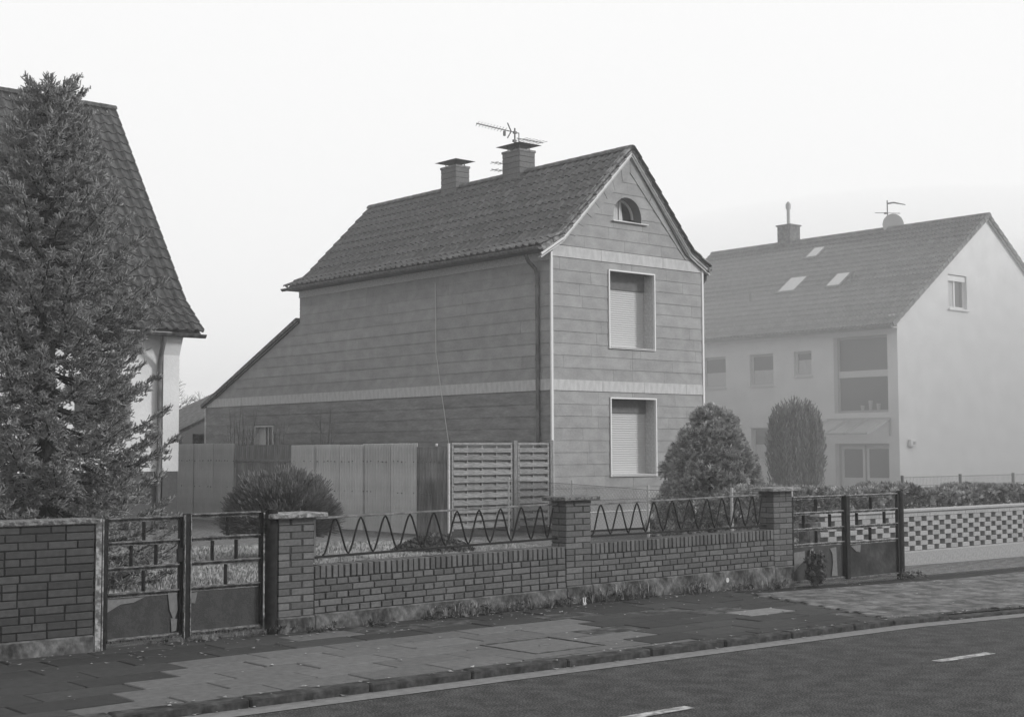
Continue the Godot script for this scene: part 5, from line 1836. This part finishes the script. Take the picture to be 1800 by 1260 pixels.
func spruce() -> void:
	var t := thing("spruce_tree", "tall dense spruce with pale tufted twigs beside the steep-roofed house", "tree", Vector3(7.05, 0, -17.02))
	var tr := Geo.new()
	tr.tube([Vector3(0, -0.1, 0), Vector3(0, 2.5, 0), Vector3(0, 5.0, 0), Vector3(0, 6.35, 0)], [0.16, 0.11, 0.045, 0.01], 9)
	obj(tr, "trunk", M.bark, t)
	var limbs := Geo.new()
	var xf: Array = []
	var y := 0.25
	while y < 6.15:
		var f := y / 6.3
		var R := 1.58 - 0.08 * y
		if y < 0.9: R = 1.62
		if y > 3.6: R = 1.29 - (y - 3.6) * 0.42
		var cnt := 8 if y < 4.6 else 7
		var a0 := rnd(0, TAU)
		for i in cnt:
			var az := a0 + TAU * i / cnt + rnd(-0.3, 0.3)
			var L := R * rnd(0.74, 1.1)
			var o := Vector3(cos(az), 0, sin(az))
			var s := Vector3(-o.z, 0, o.x)
			var rise := lerpf(-0.16, 0.7, pow(f, 1.8)) + rnd(-0.1, 0.1)
			var pts: Array = []
			for k in 7:
				var u := k / 6.0
				pts.append(Vector3(0, y, 0) + o * L * u + s * L * 0.06 * sin(u * 4.0 + i) + Vector3(0, L * (rise * u - 0.16 * sin(u * PI) + 0.14 * u * u), 0))
			limbs.tube(pts, [0.03, 0.026, 0.022, 0.017, 0.012, 0.009, 0.005], 4, false)
			# tufts: side sprays that hang a little, each set with short stout shoots pointing up and out
			var sprays := int(5 + L * 6.0)
			for q in sprays:
				var u := lerpf(0.22, 1.0, pow((q + rng.randf()) / sprays, 0.8))
				var kf := u * 6.0
				var ki := mini(int(kf), 5)
				var p: Vector3 = pts[ki].lerp(pts[ki + 1], kf - ki)
				var dr: Vector3 = (pts[ki + 1] - pts[ki]).normalized()
				var sg := -1.0 if q % 2 else 1.0
				var tl := (0.12 + 0.34 * L * (1.05 - u)) * rnd(0.75, 1.15)
				var td: Vector3 = (dr * 0.8 + s * sg * rnd(0.5, 1.0) + Vector3(0, rnd(-0.35, 0.05), 0)).normalized()
				if q >= sprays - 2: td = dr
				var m := int(14 + tl * 74.0)
				for k in m:
					var w := float(k) / m
					var pp: Vector3 = p + td * tl * w - Vector3(0, 0.2 * tl * w * w, 0) + Vector3(rnd(-1, 1), rnd(-0.5, 0.7), rnd(-1, 1)) * 0.045
					var side: Vector3 = td.cross(Vector3.UP).normalized() * rnd(-1.0, 1.0)
					var sd: Vector3 = (td * rnd(0.1, 0.9) + side * 1.0 + Vector3(0, rnd(-0.25, 1.0), 0)).normalized()
					xf.append(Transform3D(dirbasis(sd, rnd(0, TAU)) * Basis.from_scale(Vector3.ONE * rnd(0.72, 1.1)), pp))
		y += 0.2 if y < 4.6 else 0.17
	for k in 14:
		var yy := 5.75 + k * 0.045
		var az := k * 2.4
		xf.append(Transform3D(dirbasis(Vector3(cos(az) * 0.6, 1, sin(az) * 0.6)) * Basis.from_scale(Vector3(0.8, 1.3, 0.8)), Vector3(0, yy, 0)))
	obj(limbs, "branches", M.bark, t)
	var sm := Geo.new()
	sm.tube([Vector3.ZERO, Vector3(0, 0.062, 0)], [0.008, 0.005], 3, false)
	for i in 14:
		var fr := (i + 0.5) / 14.0
		var an := i * 2.39996
		var o := Vector3(cos(an), 0, sin(an))
		var d := (o + Vector3(0, 0.35 + fr * 0.9, 0)).normalized()
		var p := Vector3(0, fr * 0.062, 0)
		var w := d.cross(Vector3.UP).normalized() * 0.0042
		sm.tri(p - w, p + w, p + d * 0.021, (o + Vector3(0, 0.6, 0)).normalized())
	grow(sm, "needle", 0.22, xf, "crown", t)

func grass() -> void:
	# tufts on the lawn
	var tm := Geo.new()
	for i in 7:
		var a := rnd(0, TAU)
		var d := Vector3(cos(a), 0, sin(a))
		var p := d * rnd(0.0, 0.03)
		var h := rnd(0.03, 0.06)
		var s := Vector3(-d.z, 0, d.x) * 0.004
		var tip := p + d * rnd(0.01, 0.035) + Vector3(0, h, 0)
		tm.tri(p - s, p + s, tip, (Vector3.UP + d * 0.4).normalized())
	var mesh := tm.mesh()
	var xf: Array = []
	var cols := PackedColorArray()
	var nz := FastNoiseLite.new()
	nz.seed = 9
	nz.frequency = 0.5
	while xf.size() < 60000:
		var u := rng.randf()
		var z := -11.75 - pow(u, 1.4) * 12.5
		var xa := -z * 0.42 + 0.0
		var x := rnd(xa, 17.4 + (z + 22.0) * -0.02)
		if z < -22.2: continue
		xf.append(Transform3D(Basis(Vector3.UP, rnd(0, TAU)) * Basis.from_scale(Vector3.ONE * rnd(0.6, 1.3)), Vector3(x, gnd(x) - 0.008, z)))
		var b := 0.48 + 0.16 * nz.get_noise_2d(x, z) + rnd(-0.05, 0.05)
		cols.append(Color(b, b, b))
	var o := scatter(mesh, xf, cols, "grass", M.grass, self)
	o.set_meta("kind", "stuff")
	tag(o, "short pale grass covering the front lawn behind the wall", "grass")
	# weeds along the foot of the wall
	var wl := spray_mesh(0.06, 6, 2.2, 0.008)
	var blade := Geo.new()
	for i in 9:
		var a := rnd(0, TAU)
		var d := Vector3(cos(a), 0, sin(a))
		var h := rnd(0.09, 0.2)
		var s := Vector3(-d.z, 0, d.x) * 0.0035
		var mid := d * h * 0.25 + Vector3(0, h * 0.75, 0)
		blade.tri(-s, s, mid + s * 0.6, (d * -0.4 + Vector3.UP).normalized())
		blade.tri(-s, mid - s * 0.6, mid + s * 0.6, (d * -0.4 + Vector3.UP).normalized())
		blade.tri(mid - s * 0.6, mid + s * 0.6, mid + d * h * 0.5 + Vector3(0, h * 0.05, 0), Vector3.UP)
	var clumps := [[7.28, 0.22, 0.5, "leafy weeds at the foot of the wall beside the first gate pillar"], [7.9, 0.16, 0.4, "small weed clump under the wall near the first pillar"], [8.75, 0.3, 1.0, "dry grass and leafy weeds under the first stretch of brick wall"], [9.25, 0.2, 0.9, "pale weed clump midway along the first brick wall"], [9.75, 0.25, 0.8, "speckled weeds on the first wall next to the middle pillar"], [10.3, 0.25, 0.9, "weeds below the middle pillar"], [11.0, 0.35, 1.3, "tall dry grass at the start of the second brick wall"], [11.55, 0.28, 1.1, "dark leafy weeds under the second brick wall"], [12.4, 0.22, 1.0, "grass clump at the foot of the second brick wall"], [13.2, 0.2, 0.7, "low weeds near the small pale disc"], [13.9, 0.3, 0.9, "grass clump at the pillar by the rusty gate"], [16.75, 0.3, 0.9, "round grass clump at the foot of the rusty gate post"], [6.0, 0.35, 0.5, "weeds under the meeting bars of the dark double gate"], [6.75, 0.3, 0.55, "leafy weeds at the foot of the round gate post"]]
	for c in clumps:
		var w := thing("weed_clump", c[3], "weeds", Vector3(c[0], gnd(c[0]), -11.2 if c[0] > 6.9 else -11.3), "weeds along the wall foot")
		var lx: Array = []
		for i in int(60 * c[2]):
			lx.append(Transform3D(dirbasis(Vector3(rnd(-1, 1), rnd(0.1, 1), rnd(-0.3, 1)), rnd(0, TAU)) * Basis.from_scale(Vector3.ONE * rnd(0.3, 0.85)), Vector3((rnd(-1, 1) + rnd(-1, 1)) * 0.6 * c[1], pow(rng.randf(), 2.0) * 0.09 * c[2] + 0.004, rnd(-0.05, 0.09))))
		grow(wl, "weed", 0.6, lx, "leaves", w).set_meta("kind", "stuff")
		var bx: Array = []
		for i in int(13 * c[2]):
			bx.append(Transform3D(Basis(Vector3.UP, rnd(0, TAU)) * Basis.from_scale(Vector3.ONE * rnd(0.5, 1.1) * c[2]), Vector3(rnd(-1, 1) * c[1], 0, rnd(-0.05, 0.06))))
		grow(blade, "dry", 0.4, bx, "blades", w).set_meta("kind", "stuff")

# ---------------------------------------------------------------- small things
func build_details() -> void:
	# leaf heap on the lawn
	var hp := thing("leaf_heap", "low dark heap of leaves and soil on the lawn behind the railing", "heap", Vector3(14.8, gnd(14.8), -19.3))
	var g := Geo.new()
	var nz := FastNoiseLite.new()
	nz.frequency = 2.0
	var rows: Array = []
	for i in 9:
		var row: Array = []
		for k in 25:
			var r := i / 8.0
			var a := TAU * k / 24.0
			var h := 0.3 * pow(1.0 - r, 0.8) + nz.get_noise_2d(cos(a) * r * 2, sin(a) * r * 2) * 0.07 * (1.0 - r)
			row.append(Vector3(cos(a) * r * 0.75, h - 0.01, sin(a) * r * 0.6))
		rows.append(row)
	for i in 8:
		for k in 24:
			g.quad_auto(rows[i][k], rows[i + 1][k], rows[i + 1][k + 1], rows[i][k + 1], Vector3(0, -1, 0))
	obj(g, "soil", M.soil, hp)
	var lf := spray_mesh(0.06, 4, 2.0, 0.014)
	var xf: Array = []
	for i in 900:
		var r := sqrt(rng.randf())
		var a := rnd(0, TAU)
		xf.append(Transform3D(dirbasis(Vector3(rnd(-1, 1), rnd(0, 0.6), rnd(-1, 1)), rnd(0, TAU)), Vector3(cos(a) * r * 0.75, 0.3 * pow(1.0 - r, 0.8) + 0.01, sin(a) * r * 0.6)))
	grow(lf, "moss", 0.6, xf, "leaves", hp)
	# paper scrap at the wall foot
	var pg := Geo.new()
	pg.box(Vector3(-0.014, 0.045, 0), Vector3(0.012, 0.07, 0.004), Basis(Vector3(0, 0, 1), 0.12))
	pg.box(Vector3(0.012, 0.05, 0.002), Vector3(0.012, 0.06, 0.004), Basis(Vector3(0, 0, 1), -0.1))
	pg.box(Vector3(0, 0.012, 0.004), Vector3(0.04, 0.025, 0.01), Basis(Vector3.RIGHT, 0.3))
	var ps := obj(pg, "paper_scrap", M.frame)
	ps.position = Vector3(10.55, 0.005, -11.1)
	tag(ps, "torn white paper scrap standing among weeds under the middle pillar", "litter")
	# leaves scattered along pavement edges
	var flat := Geo.new()
	flat.tri(Vector3(-0.012, 0.004, 0), Vector3(0.012, 0.004, 0.004), Vector3(0, 0.009, 0.022), Vector3.UP)
	flat.tri(Vector3(-0.012, 0.004, 0), Vector3(0.012, 0.004, 0.004), Vector3(0.002, 0.007, -0.02), Vector3.UP)
	var fm := flat.mesh()
	xf = []
	for i in 700:
		var x := rnd(4.0, 17.0)
		var z := -11.25 + pow(rng.randf(), 2.2) * 0.7
		if rng.randf() < 0.25: z = kerb_z(x) + rnd(-0.2, 0.06)
		elif rng.randf() < 0.2: z = rnd(-11.0, -8.6)
		var yy := gnd(x) + 0.002
		if z > kerb_z(x): yy = gnd(x) - 0.058
		xf.append(Transform3D(Basis(Vector3.UP, rnd(0, TAU)) * Basis.from_scale(Vector3.ONE * rnd(0.5, 1.5)), Vector3(x, yy, z)))
	var lo := scatter(fm, xf, leafcols("dry", xf.size(), 0.8), "leaf_litter", M.dry, self)
	lo.set_meta("kind", "stuff")
	tag(lo, "fallen leaf bits scattered along the wall foot and kerb", "leaf litter")
